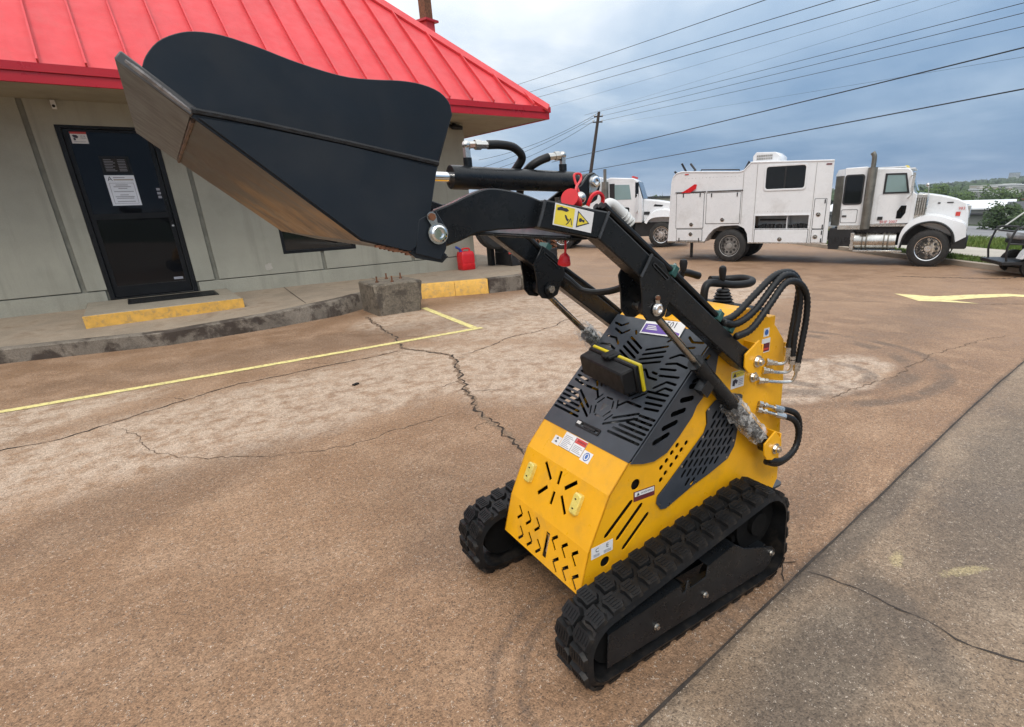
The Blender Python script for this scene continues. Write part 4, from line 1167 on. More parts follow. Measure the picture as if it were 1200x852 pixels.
for side, (ya, yb) in enumerate(((1.075, 1.255), (1.845, 2.025))):
    k = len(o1); P = []
    for i in range(k):
        P += [(o1[i][0], ya + .008, o1[i][1]), (o1[i][0], ya + TW / 2 - .006, o1[i][1]), (o2[i][0] * .25 + o1[i][0] * .75, ya + TW / 2, o2[i][1] * .25 + o1[i][1] * .75), (o1[i][0], yb - .008, o1[i][1]), (o2[i][0], yb, o2[i][1]), (o2[i][0], ya, o2[i][1])]
    Fz = []
    for i in range(k):
        j = (i + 1) % k
        for c_ in range(6): d_ = (c_ + 1) % 6; Fz.append((6 * i + c_, 6 * j + c_, 6 * j + d_, 6 * i + d_))
    tk = lp(MB().add(P, [f[::-1] for f in Fz]), "rubber_track", G["rubber"], angle=40)
    for r_ in range(2):
        for i in range(NL):
            idx = (i * 4 + (2 if r_ else 0)) % k
            a, b = o1[idx - 1], o1[(idx + 1) % k]
            tx = Vector((b[0] - a[0], 0, b[1] - a[1])).normalized(); nz_ = Vector((tx.z, 0, -tx.x))   # outward for this winding
            yy = Y1 if r_ == 0 else -Y1
            xx = yy.cross(nz_)
            M4 = Matrix((xx, yy, nz_)).transposed().to_4x4()
            M4.translation = Vector((o1[idx][0] - LO[0], (ya + .046 if r_ == 0 else yb - .046) - LO[1], o1[idx][1] - LO[2]))
            o = bpy.data.objects.new("tread_lug", lug_me); COL.objects.link(o); o.parent = tk; o.matrix_local = M4
    ym = (ya + yb) / 2
    wh = MB().lathe((1.672, ym - .03, .285), (0, 1, 0), [(0, .03), (0, .115), (.06, .115), (.06, .03)], 22)
    for i in range(11):
        a = 2 * pi * i / 11; wh.box((1.672 + .12 * cos(a), ym, .285 + .12 * sin(a)), (.028, .04, .028), Matrix.Rotation(-a, 3, 'Y'))
    wh.cyl((1.672, ym - .05, .285), (1.672, ym + .05, .285), .05, n=16)
    lp(wh, "drive_sprocket", G["engine_black"])
    lp(MB().lathe((.905, ym - .055, .150), (0, 1, 0), [(0, .02), (0, .085), (.035, .085), (.04, .06), (.07, .06), (.075, .085), (.11, .085), (.11, .02)], 22), "idler_wheel", G["engine_black"])
    for x in (1.10, 1.30, 1.50, 1.69):
        lp(MB().lathe((x, ym - .06, .085), (0, 1, 0), [(0, .02), (0, .045), (.045, .045), (.05, .03), (.07, .03), (.075, .045), (.12, .045), (.12, .02)], 14), "track_roller", G["arm_black"])
    # frame cover plate on the outside of each track
    yo = ya + .016 if side == 0 else yb - .016
    cov = [(.862, .066), (.870, .204), (1.19, .236), (1.205, .236), (1.212, .196), (1.226, .196), (1.236, .238), (1.246, .238), (1.25, .200), (1.335, .208), (1.342, .252), (1.492, .282), (1.56, .232), (1.74, .165), (1.765, .135), (1.735, .085), (1.70, .066)]
    th = -.006 if side == 0 else .006
    cp = lp(MB().plate(cov, [], (0, yo, 0), X1, Z1, th), "track_frame", G["arm_black"], bevel=.0015)
    yi = yo + (.05 if side == 0 else -.05)
    lp(MB().box2((.90, min(yo, yi) + .007, .085), (1.70, max(yo, yi) - .007, .19)), "track_beam", G["arm_black"], cp)
    # folded top flange with the notch box
    s_ = 1 if side == 0 else -1
    fl = MB()
    for (x0, z0), (x1, z1) in (((.870, .205), (1.205, .237)), ((1.342, .253), (1.492, .283))):
        fl.add([(x0, yo, z0), (x1, yo, z1), (x1, yo + s_ * .06, z1 + .004), (x0, yo + s_ * .06, z0 + .004), (x0, yo, z0 - .004), (x1, yo, z1 - .004)], [(0, 1, 2, 3), (4, 5, 1, 0)])
    lp(fl, "frame_flange", G["arm_black"], cp)
    bl = MB()
    for x, z in ((1.085, .120), (1.335, .130), (1.735, .138)):
        bl.cyl((x, yo - s_ * .001, z), (x, yo - s_ * .012, z), .0085, n=6).cyl((x, yo - s_ * .001, z), (x, yo - s_ * .003, z), .013, n=10)
    lp(bl, "frame_bolt", G["zinc"], cp)
# axle housings tying the tracks to the body
lp(MB().box2((1.0, 1.25, .10), (1.70, 1.85, .19)).cyl((1.672, 1.20, .285), (1.672, 1.90, .285), .045, n=16), "undercarriage", G["arm_black"])

# lift arms, mirrored
def arm(s_):
    """s_ = -1 near, +1 far"""
    yo = YC + s_ * .342; yi = YC + s_ * .284
    lo_, hi_ = min(yo, yi), max(yo, yi)
    d = Vector((.794, 0, -.607)); n_ = Vector((.607, 0, .794))
    A = Vector((.962, 0, 1.465)); B = Vector((1.690, 0, .945))
    a_out = [(.978, 1.497), (1.600, 1.022), (1.665, .985), (1.722, .962), (1.727, .930), (1.700, .905), (1.655, .905), (1.610, .928), (.944, 1.434)]
    ar = lp(MB().plate(a_out, [], (0, lo_, 0), X1, Z1, -(hi_ - lo_)), "lift_arm", G["arm_black"], bevel=.004)
    # front box with the bent joint, then the swan-neck plate to the bucket pin
    bx = [(.982, 1.499), (.946, 1.431), (.757, 1.470), (.782, 1.535)]
    lp(MB().plate(bx[::-1], [], (0, lo_ - .004, 0), X1, Z1, -(hi_ - lo_ + .008)), "arm_head", G["arm_black"], ar, bevel=.004)
    sw = smooth2([(.79, 1.531), (.75, 1.545), (.703, 1.557), (.642, 1.564), (.59, 1.551), (.545, 1.534), (.50, 1.520)], 4) + [(.440, 1.500), (.428, 1.460), (.442, 1.432), (.480, 1.430), (.56, 1.452), (.60, 1.466), (.66, 1.470), (.775, 1.468)]
    yk = YC + s_ * .322
    lp(MB().plate(sw, [], (0, yk if s_ < 0 else yk - .0, 0), X1, Z1, -.028 if s_ < 0 else .028), "arm_neck", G["arm_black"], ar, bevel=.003)
    # gusset to the cylinder pin
    gu = [(1.098, 1.312), (1.140, 1.376), (1.190, 1.345), (1.232, 1.292), (1.240, 1.262), (1.212, 1.215), (1.200, 1.186), (1.165, 1.172), (1.128, 1.180), (1.108, 1.205), (1.106, 1.26)]
    yg = yo + s_ * .006
    gs = slot(1.150, 1.345, 1.205, 1.300, .011)
    for yy, tt in ((yg, .007), (YC + s_ * .250, .007)):
        lp(MB().plate(gu, [gs], (0, yy - s_ * (tt if s_ > 0 else 0), 0), X1, Z1, -tt), "arm_gusset", G["arm_black"], ar, bevel=.0015)
    yv = YC - .342 - .008 if s_ < 0 else YC + .250 - .008
    lp(MB().plate(slot(1.150, 1.345, 1.205, 1.300, .0125), [slot(1.150, 1.345, 1.205, 1.300, .0075)], (0, yv, 0), X1, Z1, .002).use(1).plate(slot(1.150, 1.345, 1.205, 1.300, .0105), [], (0, yv + .004, 0), X1, Z1, .002), "gusset_slot", [G["weld_grey"], G["engine_black"]], ar)  # black fill stands in for the shade inside the slot
    for wp in ([(1.098, yg + s_ * .002, 1.315), (1.118, yg + s_ * .002, 1.343), (1.140, yg + s_ * .002, 1.376)], [(.946, lo_ - .006 if s_ < 0 else hi_ + .006, 1.432), (.964, lo_ - .006 if s_ < 0 else hi_ + .006, 1.465), (.982, lo_ - .006 if s_ < 0 else hi_ + .006, 1.499)], [(.757, lo_ - .004 if s_ < 0 else hi_ + .004, 1.472), (.77, lo_ - .004 if s_ < 0 else hi_ + .004, 1.503), (.782, lo_ - .004 if s_ < 0 else hi_ + .004, 1.534)]):
        lp(MB().tube(wp, .0044, 6, 7, ripple=.05), "weld_bead", G["weld_grey"], ar)
    def keyplate(x, z, ang, y, name="pin_plate"):
        c_, sn = cos(ang), sin(ang)
        P = [(x + c_ * a - sn * b, z + sn * a + c_ * b) for a, b in [(.021 * cos(pi / 2 + .35 + i * (2 * pi - .7) / 14), -.0 + .021 * sin(pi / 2 + .35 + i * (2 * pi - .7) / 14)) for i in range(15)] + [(.010 * cos(-.3 + i * (pi + .6) / 6), .034 + .010 * sin(-.3 + i * (pi + .6) / 6)) for i in range(7)]]
        mb = MB().plate(P, [], (0, y, 0), X1, Z1, .004 * -s_)
        mb.use(1).lathe((x, y, z), (0, s_, 0), [(0, .0165), (.010, .0165), (.013, .013), (.013, .009), (.007, .0085), (.007, .001)], 16)
        bx_, bz_ = x - sn * .034, z + c_ * .034
        mb.use(2).cyl((bx_, y, bz_), (bx_, y + s_ * .009, bz_), .0075, n=6)
        return lp(mb, name, [G["alu"], G["chrome"], G["rust"]], ar)
    keyplate(1.163, 1.212, .05, yg + s_ * .003)
    if s_ > 0: lp(MB().cyl((1.163, YC + .25, 1.212), (1.163, YC + .236, 1.212), .026, n=16).use(1).cyl((1.163, YC + .236, 1.212), (1.163, YC + .226, 1.212), .015, n=6), "pivot_bolt", [G["arm_black"], G["zinc"]], ar)
    if s_ < 0: keyplate(.449, 1.477, .30, 1.099)
    lp(MB().cyl((1.163, YC + s_ * .245, 1.212), (1.163, yg, 1.212), .013, n=12).cyl((.455, YC + s_ * .27, 1.476), (.455, YC + s_ * .45, 1.476), .014, n=12), "pivot_pin", G["zinc"], ar)
    # pivot bracket on the body: folded yellow clevis
    for (pin, lobe, fl_) in (((1.676, .949), [(1.606, .987), (1.682, 1.028), (1.712, .965), (1.717, .940), (1.692, .908), (1.660, .904), (1.630, .912), (1.606, .938)], [(1.606, .987), (1.682, 1.028)]),
                        ((1.847, .541), [(1.774, .579), (1.841, .619), (1.888, .570), (1.892, .540), (1.867, .498), (1.835, .490), (1.798, .503), (1.778, .530)], [(1.774, .579), (1.841, .619)])):
        yb_ = YC + s_ * .355
        mb = MB().plate(lobe, [], (0, yb_, 0), X1, Z1, -.008 if s_ < 0 else .008)
        (x0, z0), (x1, z1) = fl_
        y_in = YC + s_ * .268
        n2 = Vector((-(z1 - z0), 0, x1 - x0)).normalized() * -.007
        V = [Vector((x, y, z)) + o for o in (Vector((0, 0, 0)), n2) for x, z in ((x0, z0), (x1, z1)) for y in (yb_ + .001 * -s_, y_in)]
        # rear web closing the clevis behind the pin
        mb.box2((lobe[2][0] - .010, min(yb_, y_in), lobe[3][1] - .02), (lobe[2][0] - .003, max(yb_, y_in), lobe[1][1] - .02))
        brk = lp(mb, "pivot_bracket", G["loader_yellow"], bevel=.0015)
        x, z = pin
        mb = MB().cyl((x, yb_, z), (x, yb_ + s_ * .006, z), .023, n=18).use(1).cyl((x, yb_ + s_ * .006, z), (x, yb_ + s_ * .020, z), .016, n=6).use(0).cyl((x, yb_ + s_ * .02, z), (x, yb_ + s_ * .028, z), .009, n=10)
        lp(mb, "pivot_bolt", [G["zinc"], G["zinc"]], brk)
        lp(MB().cyl((x, YC + s_ * .25, z), (x, yb_, z), .015, n=12), "pivot_pin", G["zinc"], brk)
    # lift cylinder
    yc_ = YC + s_ * .313
    P0, P1 = Vector((1.163, yc_, 1.212)), Vector((1.847, yc_, .541)); d = (P1 - P0).normalized()
    L = (P1 - P0).length
    cy = MB().cyl(P0 + d * .335, P1 - d * .035, .0285, n=20).lathe(P0 + d * .315, d, [(0, .014), (0, .031), (.035, .031), (.035, .014)], 20).cyl(P1 + Vector((0, -.022, 0)), P1 + Vector((0, .022, 0)), .03, n=16)
    # cross port block
    cy.box(P0 + d * .42 + Vector((-.028, s_ * .004, -.028)), (.05, .035, .05), Matrix.Rotation(.77, 3, 'Y'))
    cyo = lp(cy, "lift_cylinder", G["arm_black"], ar)
    rd = MB().cyl(P0 + d * .02, P0 + d * .34, .0125, n=16).use(1).cyl(P0 + Vector((0, -.02, 0)), P0 + Vector((0, .02, 0)), .026, n=16).cyl(P0 + d * .02, P0 + d * .045, .019, n=14)
    lp(rd, "cylinder_rod", [G["rod_chrome"], G["arm_black"]], cyo)
    # crumpled plastic film round the lower end of the near cylinder, and high on the far one
    mb = MB(); V = []; nu, nv = 34, 18
    s0, s1 = (.62, .90) if s_ < 0 else (.28, .44)
    rnd = random.Random(5 + s_)
    ax = d.orthogonal().normalized(); bx2 = d.cross(ax)
    for j in range(nv + 1):
        for i in range(nu):
            a = 2 * pi * i / nu; tt = s0 + (s1 - s0) * j / nv
            q = Vector((cos(a) * 2.2, sin(a) * 2.2, j * .55))
            r = (.036 if s_ < 0 else .030) + .020 * abs(noise.noise(q * .8)) + .007 * noise.noise(q * 2.3 + Vector((9, 1, s_)))
            if s_ > 0: r += .03 * sm((j - nv * .3) / nv)
            V.append(P0 + d * (tt * L + .012 * noise.noise(q * 2)) + (ax * cos(a) + bx2 * sin(a)) * max(.031 if s_ < 0 else .016, r))
    mb.add(V, [(j * nu + i, j * nu + (i + 1) % nu, (j + 1) * nu + (i + 1) % nu, (j + 1) * nu + i) for j in range(nv) for i in range(nu)])
    lp(mb, "plastic_wrap", G["plastic_wrap"], cyo, angle=180)
    return ar
arm_n = arm(-1); arm_f = arm(1)
# cross tube between the arm heads, with its shaped underside
ct = MB().plate([(.893, 1.437), (.978, 1.437), (.978, 1.487), (.945, 1.489)], [], (0, 1.262, 0), X1, Z1, -.576)
lp(ct, "cross_tube", G["hood_grey"], bevel=.003)
lp(MB().box2((.886, 1.255, 1.428), (.990, 1.845, 1.436)), "cross_plate", G["arm_black"], bevel=.001)
lp(MB().plate([(.86, 1.428), (.985, 1.428), (.975, 1.484), (.90, 1.484)], [], (0, 1.806, 0), X1, Z1, -.02), "tube_cap", G["arm_black"], bevel=.002)
# safety label on the near arm head
U_l = Vector((.975, 0, -.222)).normalized(); V_l = Vector((.222, 0, .975))
oL = Vector((.864, 1.2025, 1.4875))
mb = MB().plate(rect(-.062, -.0265, .062, .0265), [], oL, U_l, V_l, .0008)
oL2 = oL - Y1 * .0008
mb.use(1).quad2(rect(-.059, -.0235, .000, .0235), oL2, U_l, V_l, .0004)
mb.use(2).quad2([(-.055, .016), (-.042, .021), (-.036, .019), (-.026, .020), (-.018, .015), (-.026, .011), (-.040, .012), (-.054, .010)], oL2, U_l, V_l, .0008)
mb.quad2([(-.030, .004), (-.024, .002), (-.020, -.004), (-.015, -.006), (-.018, -.012), (-.024, -.008), (-.028, -.002)], oL2, U_l, V_l, .0008)
mb.quad2(bar2(-.022, -.020, -.012, -.008, .0022), oL2, U_l, V_l, .0008).quad2(bar2(-.010, -.002, -.004, -.018, .0022), oL2, U_l, V_l, .0008).quad2(bar2(-.010, -.002, -.017, -.016, .0022), oL2, U_l, V_l, .0008)
mb.add([oL2 + U_l * a + V_l * b - Y1 * .0005 for a, b in ((.010, -.021), (.010, .021), (.052, -.004))], [(0, 2, 1)])
mb.use(1).add([oL2 + U_l * a + V_l * b - Y1 * .0009 for a, b in ((.0128, -.0165), (.0128, .0165), (.0462, -.0035))], [(0, 2, 1)])
mb.use(2).quad2([(.016, .002), (.022, .005), (.027, .001), (.034, .002), (.034, -.005), (.026, -.003), (.021, -.006), (.016, -.004)], oL2, U_l, V_l, .0013)
lp(mb, "safety_label", [G["label_white"], G["label_yellow"], G["ink"]], arm_n)

# tilt cylinder and its lugs
tp0, tp1 = Vector((.690, YC, 1.604)), Vector((1.125, YC, 1.587)); d = (tp1 - tp0).normalized()
tc_ = MB().lathe(tp0, d, [(0, .013), (0, .0315), (.006, .0325), (.05, .0325), (.055, .031), (.43, .031), (.435, .02)], 24)
tc_.cyl(tp1 - d * .01, tp1 + d * .045, .022, n=14).cyl(Vector((1.165, YC - .024, 1.585)), Vector((1.165, YC + .024, 1.585)), .027, n=16)
for x in (.748, 1.078): tc_.cyl((x, YC, 1.62), (x, YC, 1.655 if x < .9 else 1.640), .0125, n=12)
tcyl = lp(tc_, "tilt_cylinder", G["arm_black"])
lp(MB().cyl((.46, YC, 1.613), (.70, YC, 1.6035), .0135, n=18).use(1).cyl((.48, YC - .03, 1.612), (.48, YC + .03, 1.612), .024, n=14), "cylinder_rod", [G["chrome"], G["arm_black"]], tcyl)
fit = MB()
fit.cyl((.748, YC, 1.652), (.748, YC, 1.690), .0105, n=6).sph((.748, YC, 1.688), .0125, 10, 8).cyl((.748, YC, 1.688), (.800, YC, 1.690), .0095, n=6).lathe((.775, YC, 1.689), (1, 0, .02), [(0, .009), (0, .0135), (.018, .0135), (.018, .0105), (.045, .0105), (.045, .008)], 8)
lp(fit, "hose_fitting", G["alu"], tcyl, angle=25); fit = MB()
fit.cyl((1.078, YC, 1.64), (1.078, YC, 1.668), .0105, n=6).sph((1.078, YC, 1.666), .012, 10, 8).lathe((1.078, YC, 1.666), (-1, 0, -.10), [(0, .008), (.012, .0085), (.012, .013), (.03, .013), (.03, .0105), (.055, .0105), (.055, .008)], 8)
lp(fit, "hose_fitting", G["alu"], tcyl, angle=25)
hz = MB().tube([(.815, YC, 1.690), (.86, YC, 1.691), (.905, YC + .002, 1.684), (.935, YC + .01, 1.660), (.925, YC + .03, 1.630), (.91, YC + .07, 1.59), (.93, YC + .10, 1.52)], .0125, 10, 6)
hz.tube([(1.025, YC, 1.660), (.99, YC + .004, 1.648), (.965, YC + .02, 1.630), (.955, YC + .05, 1.60), (.96, YC + .09, 1.53)], .0125, 10, 6)
lp(hz, "hydraulic_hose", G["hose_rubber"], tcyl)
lug_o = [(.900, 1.468), (1.030, 1.468), (1.112, 1.520), (1.180, 1.545), (1.196, 1.570), (1.192, 1.598), (1.172, 1.612), (1.146, 1.608), (1.10, 1.565), (.97, 1.50)]
for y0 in (YC - .048, YC + .034):
    mb = MB().plate([(.93, 1.47), (.97, 1.47), (1.05, 1.50), (1.155, 1.520), (1.178, 1.530), (1.194, 1.575), (1.188, 1.602), (1.166, 1.614), (1.142, 1.606), (1.115, 1.578)], [], (0, y0, 0), X1, Z1, -.014)
    lg = lp(mb, "tilt_lug", G["arm_black"], bevel=.003)
    if y0 < YC:
        mb = MB().plate([(1.165 + .022 * cos(a), 1.585 + .022 * sin(a)) for a in [-.25 + i * (pi + .5) / 10 for i in range(11)]] + [(1.150 + .010 * cos(a), 1.545 + .010 * sin(a)) for a in [pi + .2 + i * (pi - .4) / 6 for i in range(7)]], [], (0, y0, 0), X1, Z1, .004)
        mb.use(1).lathe((1.165, y0, 1.585), (0, -1, 0), [(0, .017), (.012, .017), (.015, .013), (.015, .009), (.006, .0085), (.006, .001)], 16).use(2).cyl((1.150, y0, 1.546), (1.150, y0 - .012, 1.546), .0075, n=6)
        lp(mb, "pin_plate", [G["alu"], G["chrome"], G["rust"]], lg)
# coupler end with dust caps on the near arm head
cp_ = MB().cyl((.900, 1.30, 1.50), (.900, 1.30, 1.540), .022, n=12).cyl((.94, 1.30, 1.49), (.935, 1.27, 1.535), .012, n=10).cyl((.97, 1.30, 1.49), (1.01, 1.30, 1.50), .012, n=10).sph((.936, 1.268, 1.537), .0155, 10, 8)
cpo = lp(cp_, "hose_coupler", G["alu"], angle=25)
rc = MB().lathe((.915, 1.262, 1.522), (-.75, -.45, .35), [(0, .016), (0, .0195), (.034, .0205), (.038, .0245), (.043, .0245), (.043, .001)], 18)
rc.tube([(.91, 1.26, 1.535), (.940, 1.29, 1.565), (.985, 1.33, 1.585), (.99, 1.34, 1.60), (.965, 1.335, 1.595), (.955, 1.30, 1.55)], .0035, 6, 5)
rc.tube([(.950, 1.255, 1.515), (.962, 1.25, 1.540), (.985, 1.25, 1.548), (1.003, 1.255, 1.535), (1.003, 1.26, 1.51)], .0055, 6, 5)
lp(rc, "dust_cap", G["red_plastic"], cpo)
rc = MB().tube([(.905, 1.30, 1.45), (.903, 1.30, 1.415), (.901, 1.30, 1.385)], .0035, 6, 4).lathe((.901, 1.30, 1.392), (0, .25, -1), [(0, .006), (.008, .014), (.026, .0185), (.032, .0185), (.035, .012), (.035, .001)], 16)
lp(rc, "dust_cap", G["red_plastic"], cpo)

# hydraulic lines up the near arm
d = Vector((.794, 0, -.607)); n_ = Vector((.607, 0, .794))
A = Vector((.985, 1.236, 1.497))
ln = MB()
for k, (yy, off) in enumerate(((1.225, .014), (1.243, .016), (1.261, .012))):
    ln.tube([Vector((.99, yy, 1.492)) + n_ * off - d * .02, Vector((.99, yy, 1.492)) + d * .05 + n_ * off, Vector((.99, yy, 1.492)) + d * .40 + n_ * (off + .004), Vector((.99, yy, 1.492)) + d * .62 + n_ * (off + .002)], .0095, 8, 6)
lp(ln, "hydraulic_line", G["hose_rubber"], arm_n)
ws = MB().tube([(1.000, 1.262, 1.500), (1.035, 1.262, 1.520), (1.070, 1.255, 1.496), (1.095, 1.245, 1.468)], .014, 10, 6).tube([(1.02, 1.29, 1.49), (1.045, 1.285, 1.500), (1.06, 1.28, 1.475)], .010, 8, 5)
for k in range(4): ws.lathe(Vector((1.075 + .006 * k, 1.253 - .003 * k, 1.490 - .008 * k)), d, [(0, .012), (0, .0165), (.003, .0165), (.003, .012)], 12)
lp(ws, "line_sleeve", G["white_sleeve"], arm_n)
cl_ = MB()
for s0 in (.315, .60, .685): cl_.box(Vector((.99, 1.243, 1.492)) + d * s0 + n_ * .018, (.022, .066, .034), Matrix.Rotation(.653, 3, 'Y'))
cl_.use(1)
for s0 in (.315, .60, .685): cl_.cyl(Vector((.99, 1.228, 1.492)) + d * s0 + n_ * .03, Vector((.99, 1.228, 1.492)) + d * s0 + n_ * .044, .006, n=6)
lp(cl_, "line_clamp", [G["teal_clamp"], G["zinc"]], arm_n, bevel=.002)
hh = MB().tube([(1.17, 1.835, 1.30), (1.25, 1.80, 1.24), (1.30, 1.77, 1.195), (1.345, 1.70, 1.19), (1.375, 1.60, 1.22), (1.34, 1.47, 1.29), (1.29, 1.32, 1.33)], .011, 8, 6)
hh.tube([(1.17, 1.825, 1.315), (1.25, 1.80, 1.25), (1.31, 1.76, 1.19), (1.36, 1.69, 1.185), (1.385, 1.60, 1.215), (1.35, 1.47, 1.285), (1.30, 1.32, 1.325)], .009, 8, 6)
ln = MB()
for yy in (1.845, 1.865): ln.tube([(.98, yy, 1.505), (1.05, yy, 1.46), (1.20, yy - .015, 1.325), (1.45, yy, 1.15), (1.58, yy, 1.05)], .0095, 8, 5)
lp(ln, "hydraulic_line", G["hose_rubber"], arm_f)
lp(hh, "hydraulic_hose", G["hose_rubber"], arm_f)
lp(MB().box((1.175, 1.835, 1.365), (.022, .06, .03), Matrix.Rotation(.653, 3, 'Y')), "line_clamp", G["teal_clamp"], arm_f)

# big hose loops at the rear, with spiral guard
def hose(P, r, name="hydraulic_hose", dense=.0085):
    Q = smooth(P, 10); L = sum((b - a).length for a, b in zip(Q, Q[1:])); n = int(L / dense)
    # even spacing, then a ripple for the spiral guard
    R2 = []; acc = 0; i = 0
    for k in range(n + 1):
        tl = L * k / n
        while i < len(Q) - 2 and acc + (Q[i + 1] - Q[i]).length < tl: acc += (Q[i + 1] - Q[i]).length; i += 1
        seg = (Q[i + 1] - Q[i]).length or 1
        R2.append(Q[i] + (Q[i + 1] - Q[i]) * ((tl - acc) / seg))
    return lp(MB().tube(R2, r, 10, 1, ripple=.10), name, G["hose_rubber"], angle=80)
def w(P, ys):
    return [Vector((x, ys[0] + (ys[1] - ys[0]) * i / (len(P) - 1), z)) for i, (x, z) in enumerate(P)]
h1 = [(1.497, 1.117), (1.578, 1.129), (1.681, 1.189), (1.779, 1.243), (1.855, 1.252), (1.909, 1.237), (1.945, 1.199), (1.945, 1.144), (1.928, 1.019), (1.912, .928)]
h2 = [(1.496, 1.118), (1.565, 1.103), (1.661, 1.136), (1.785, 1.231), (1.849, 1.244), (1.899, 1.219), (1.935, 1.148), (1.935, 1.065), (1.925, .995), (1.925, .895)]
h3 = [(1.535, 1.065), (1.622, 1.080), (1.715, 1.151), (1.790, 1.214), (1.845, 1.224), (1.912, 1.200), (1.958, 1.147), (1.970, 1.062), (1.958, .950), (1.947, .865)]
hose(w(h1, (1.235, 1.225)), .0125); hose(w(h2, (1.215, 1.21)), .0125); hose(w(h3, (1.19, 1.20)), .0125)
el = MB()
for P in ([(1.912, 1.225, .930), (1.911, 1.228, .895), (1.895, 1.245, .884), (1.853, 1.274, .893)], [(1.925, 1.21, .897), (1.924, 1.213, .860), (1.905, 1.235, .848), (1.834, 1.274, .862)], [(1.947, 1.20, .867), (1.945, 1.204, .825), (1.925, 1.222, .806), (1.808, 1.274, .825)]):
    el.tube(P, .0068, 8, 6)
    el.cyl(Vector(P[0]) + Vector((0, 0, .024)), Vector(P[0]) - Vector((0, 0, .012)), .0135, n=8)
    e = Vector(P[3]); dd = (Vector(P[2]) - e).normalized()
    el.cyl(e, e + dd * .022, .0125, n=6).cyl(e - dd * .004, e + dd * .004, .016, n=6).cyl(e + dd * .026, e + dd * .040, .0105, n=6)
lp(el, "hose_elbow", G["zinc"], angle=25)
l1 = [(1.905, .690), (2.005, .653), (2.058, .618), (2.082, .553), (2.072, .478), (2.020, .440), (1.927, .432), (1.84, .47)]
l2 = [(1.900, .665), (1.985, .630), (2.030, .598), (2.052, .548), (2.042, .492), (2.00, .460), (1.93, .452), (1.84, .48)]
hose(w(l1, (1.245, 1.225)), .0125); hose(w(l2, (1.232, 1.21)), .0125)
el = MB()
for (x, z), yv in (((1.905, .690), 1.245), ((1.900, .665), 1.232)):
    a = Vector((x, yv, z)); b = Vector((x - .085, 1.274, z + .034)); dd = (b - a).normalized()
    el.cyl(a - dd * .02, b, .0072, n=8).cyl(a - dd * .035, a + dd * .012, .0135, n=8).cyl(b - dd * .02, b, .0125, n=6).cyl(b - dd * .044, b - dd * .03, .0115, n=6)
lp(el, "hose_elbow", G["zinc"], angle=25)
# body bolt beside the bracket
lp(MB().cyl((1.775, YN, .847), (1.775, YN - .006, .847), .022, n=16).cyl((1.775, YN - .006, .847), (1.775, YN - .018, .847), .0145, n=6).cyl((1.775, YN - .018, .847), (1.775, YN - .026, .847), .008, n=8), "frame_bolt", G["zinc"])

# operator controls
ct = MB().tube([(1.770, 1.55, 1.08), (1.775, 1.55, 1.160), (1.80, 1.552, 1.186), (1.86, 1.555, 1.180), (1.960, 1.55, 1.163), (2.050, 1.54, 1.160), (2.10, 1.56, 1.165), (2.11, 1.62, 1.170), (2.07, 1.68, 1.165), (1.98, 1.70, 1.170)], .0165, 12, 6)
lp(ct, "grab_bar", G["plastic_black"])
js = MB()
for k in range(6):
    z = 1.075 + k * .013; r = .056 - .0052 * k
    js.lathe((1.893, 1.55, z), (0, 0, 1), [(0, r * .8), (.006, r), (.013, r * .78)], 18)
js.cyl((1.893, 1.55, 1.15), (1.884, 1.55, 1.20), .006, n=8)
js.lathe((1.884, 1.55, 1.188), (-.04, 0, 1), [(0, .010), (.008, .0125), (.045, .0165), (.058, .014), (.064, .006)], 14)
lp(js, "joystick", G["plastic_black"])
js = MB().tube([(1.58, 1.57, 1.06), (1.625, 1.55, 1.225), (1.645, 1.545, 1.247), (1.73, 1.545, 1.225)], .0145, 10, 5)
js.lathe((1.622, 1.53, 1.235), (0, 0, 1), [(0, .006), (.02, .007), (.022, .012), (.052, .0165), (.064, .013), (.068, .004)], 14)
lp(js, "control_lever", G["plastic_black"])
lp(MB().box2((1.76, 1.36, 1.04), (1.97, 1.74, 1.085)), "control_panel", G["plastic_black"], bevel=.006)

# bucket
BN, BF = 1.11, 1.99
up = smooth2([(.027, 1.733), (.036, 1.750), (.055, 1.770), (.08, 1.783), (.106, 1.789), (.141, 1.788), (.186, 1.778), (.233, 1.764), (.284, 1.752), (.325, 1.746), (.37, 1.746), (.417, 1.748), (.457, 1.745), (.49, 1.735), (.508, 1.718), (.512, 1.696)], 3)
side_poly = up + [(.471, 1.611), (.446, 1.532), (.428, 1.470), (.470, 1.432), (.452, 1.424), (.39, 1.444), (.298, 1.472), (.074, 1.672)]
bk = lp(MB().plate(side_poly[::-1], [], (0, BN, 0), X1, Z1, -.010), "bucket", G["bucket_paint"], bevel=.0012)
lp(MB().plate(side_poly[::-1], [], (0, BF, 0), X1, Z1, .010), "side_plate", G["bucket_paint"], bk, bevel=.0012)
low = [(.082, 1.671), (.300, 1.474), (.39, 1.446), (.428, 1.468), (.446, 1.532), (.466, 1.600), (.293, 1.638), (.163, 1.661)]
lp(MB().plate(low[::-1] if False else low, [], (0, BN, 0), X1, Z1, .005), "wear_plate", G["bucket_paint"], bk, bevel=.001)
mb = MB().tube([(.076, BN - .002, 1.681), (.163, BN - .002, 1.667), (.293, BN - .002, 1.643), (.471, BN - .002, 1.608)], .0048, 6, 5)
lp(mb, "weld_bead", G["weld_seam"], bk)
mb = MB().tube([(.010, BN - .001, 1.741), (.03, BN - .003, 1.722), (.05, BN - .002, 1.703), (.076, BN - .001, 1.679)], .0042, 6, 9, ripple=.03)
lp(mb, "weld_bead", G["weld_bare"], bk)
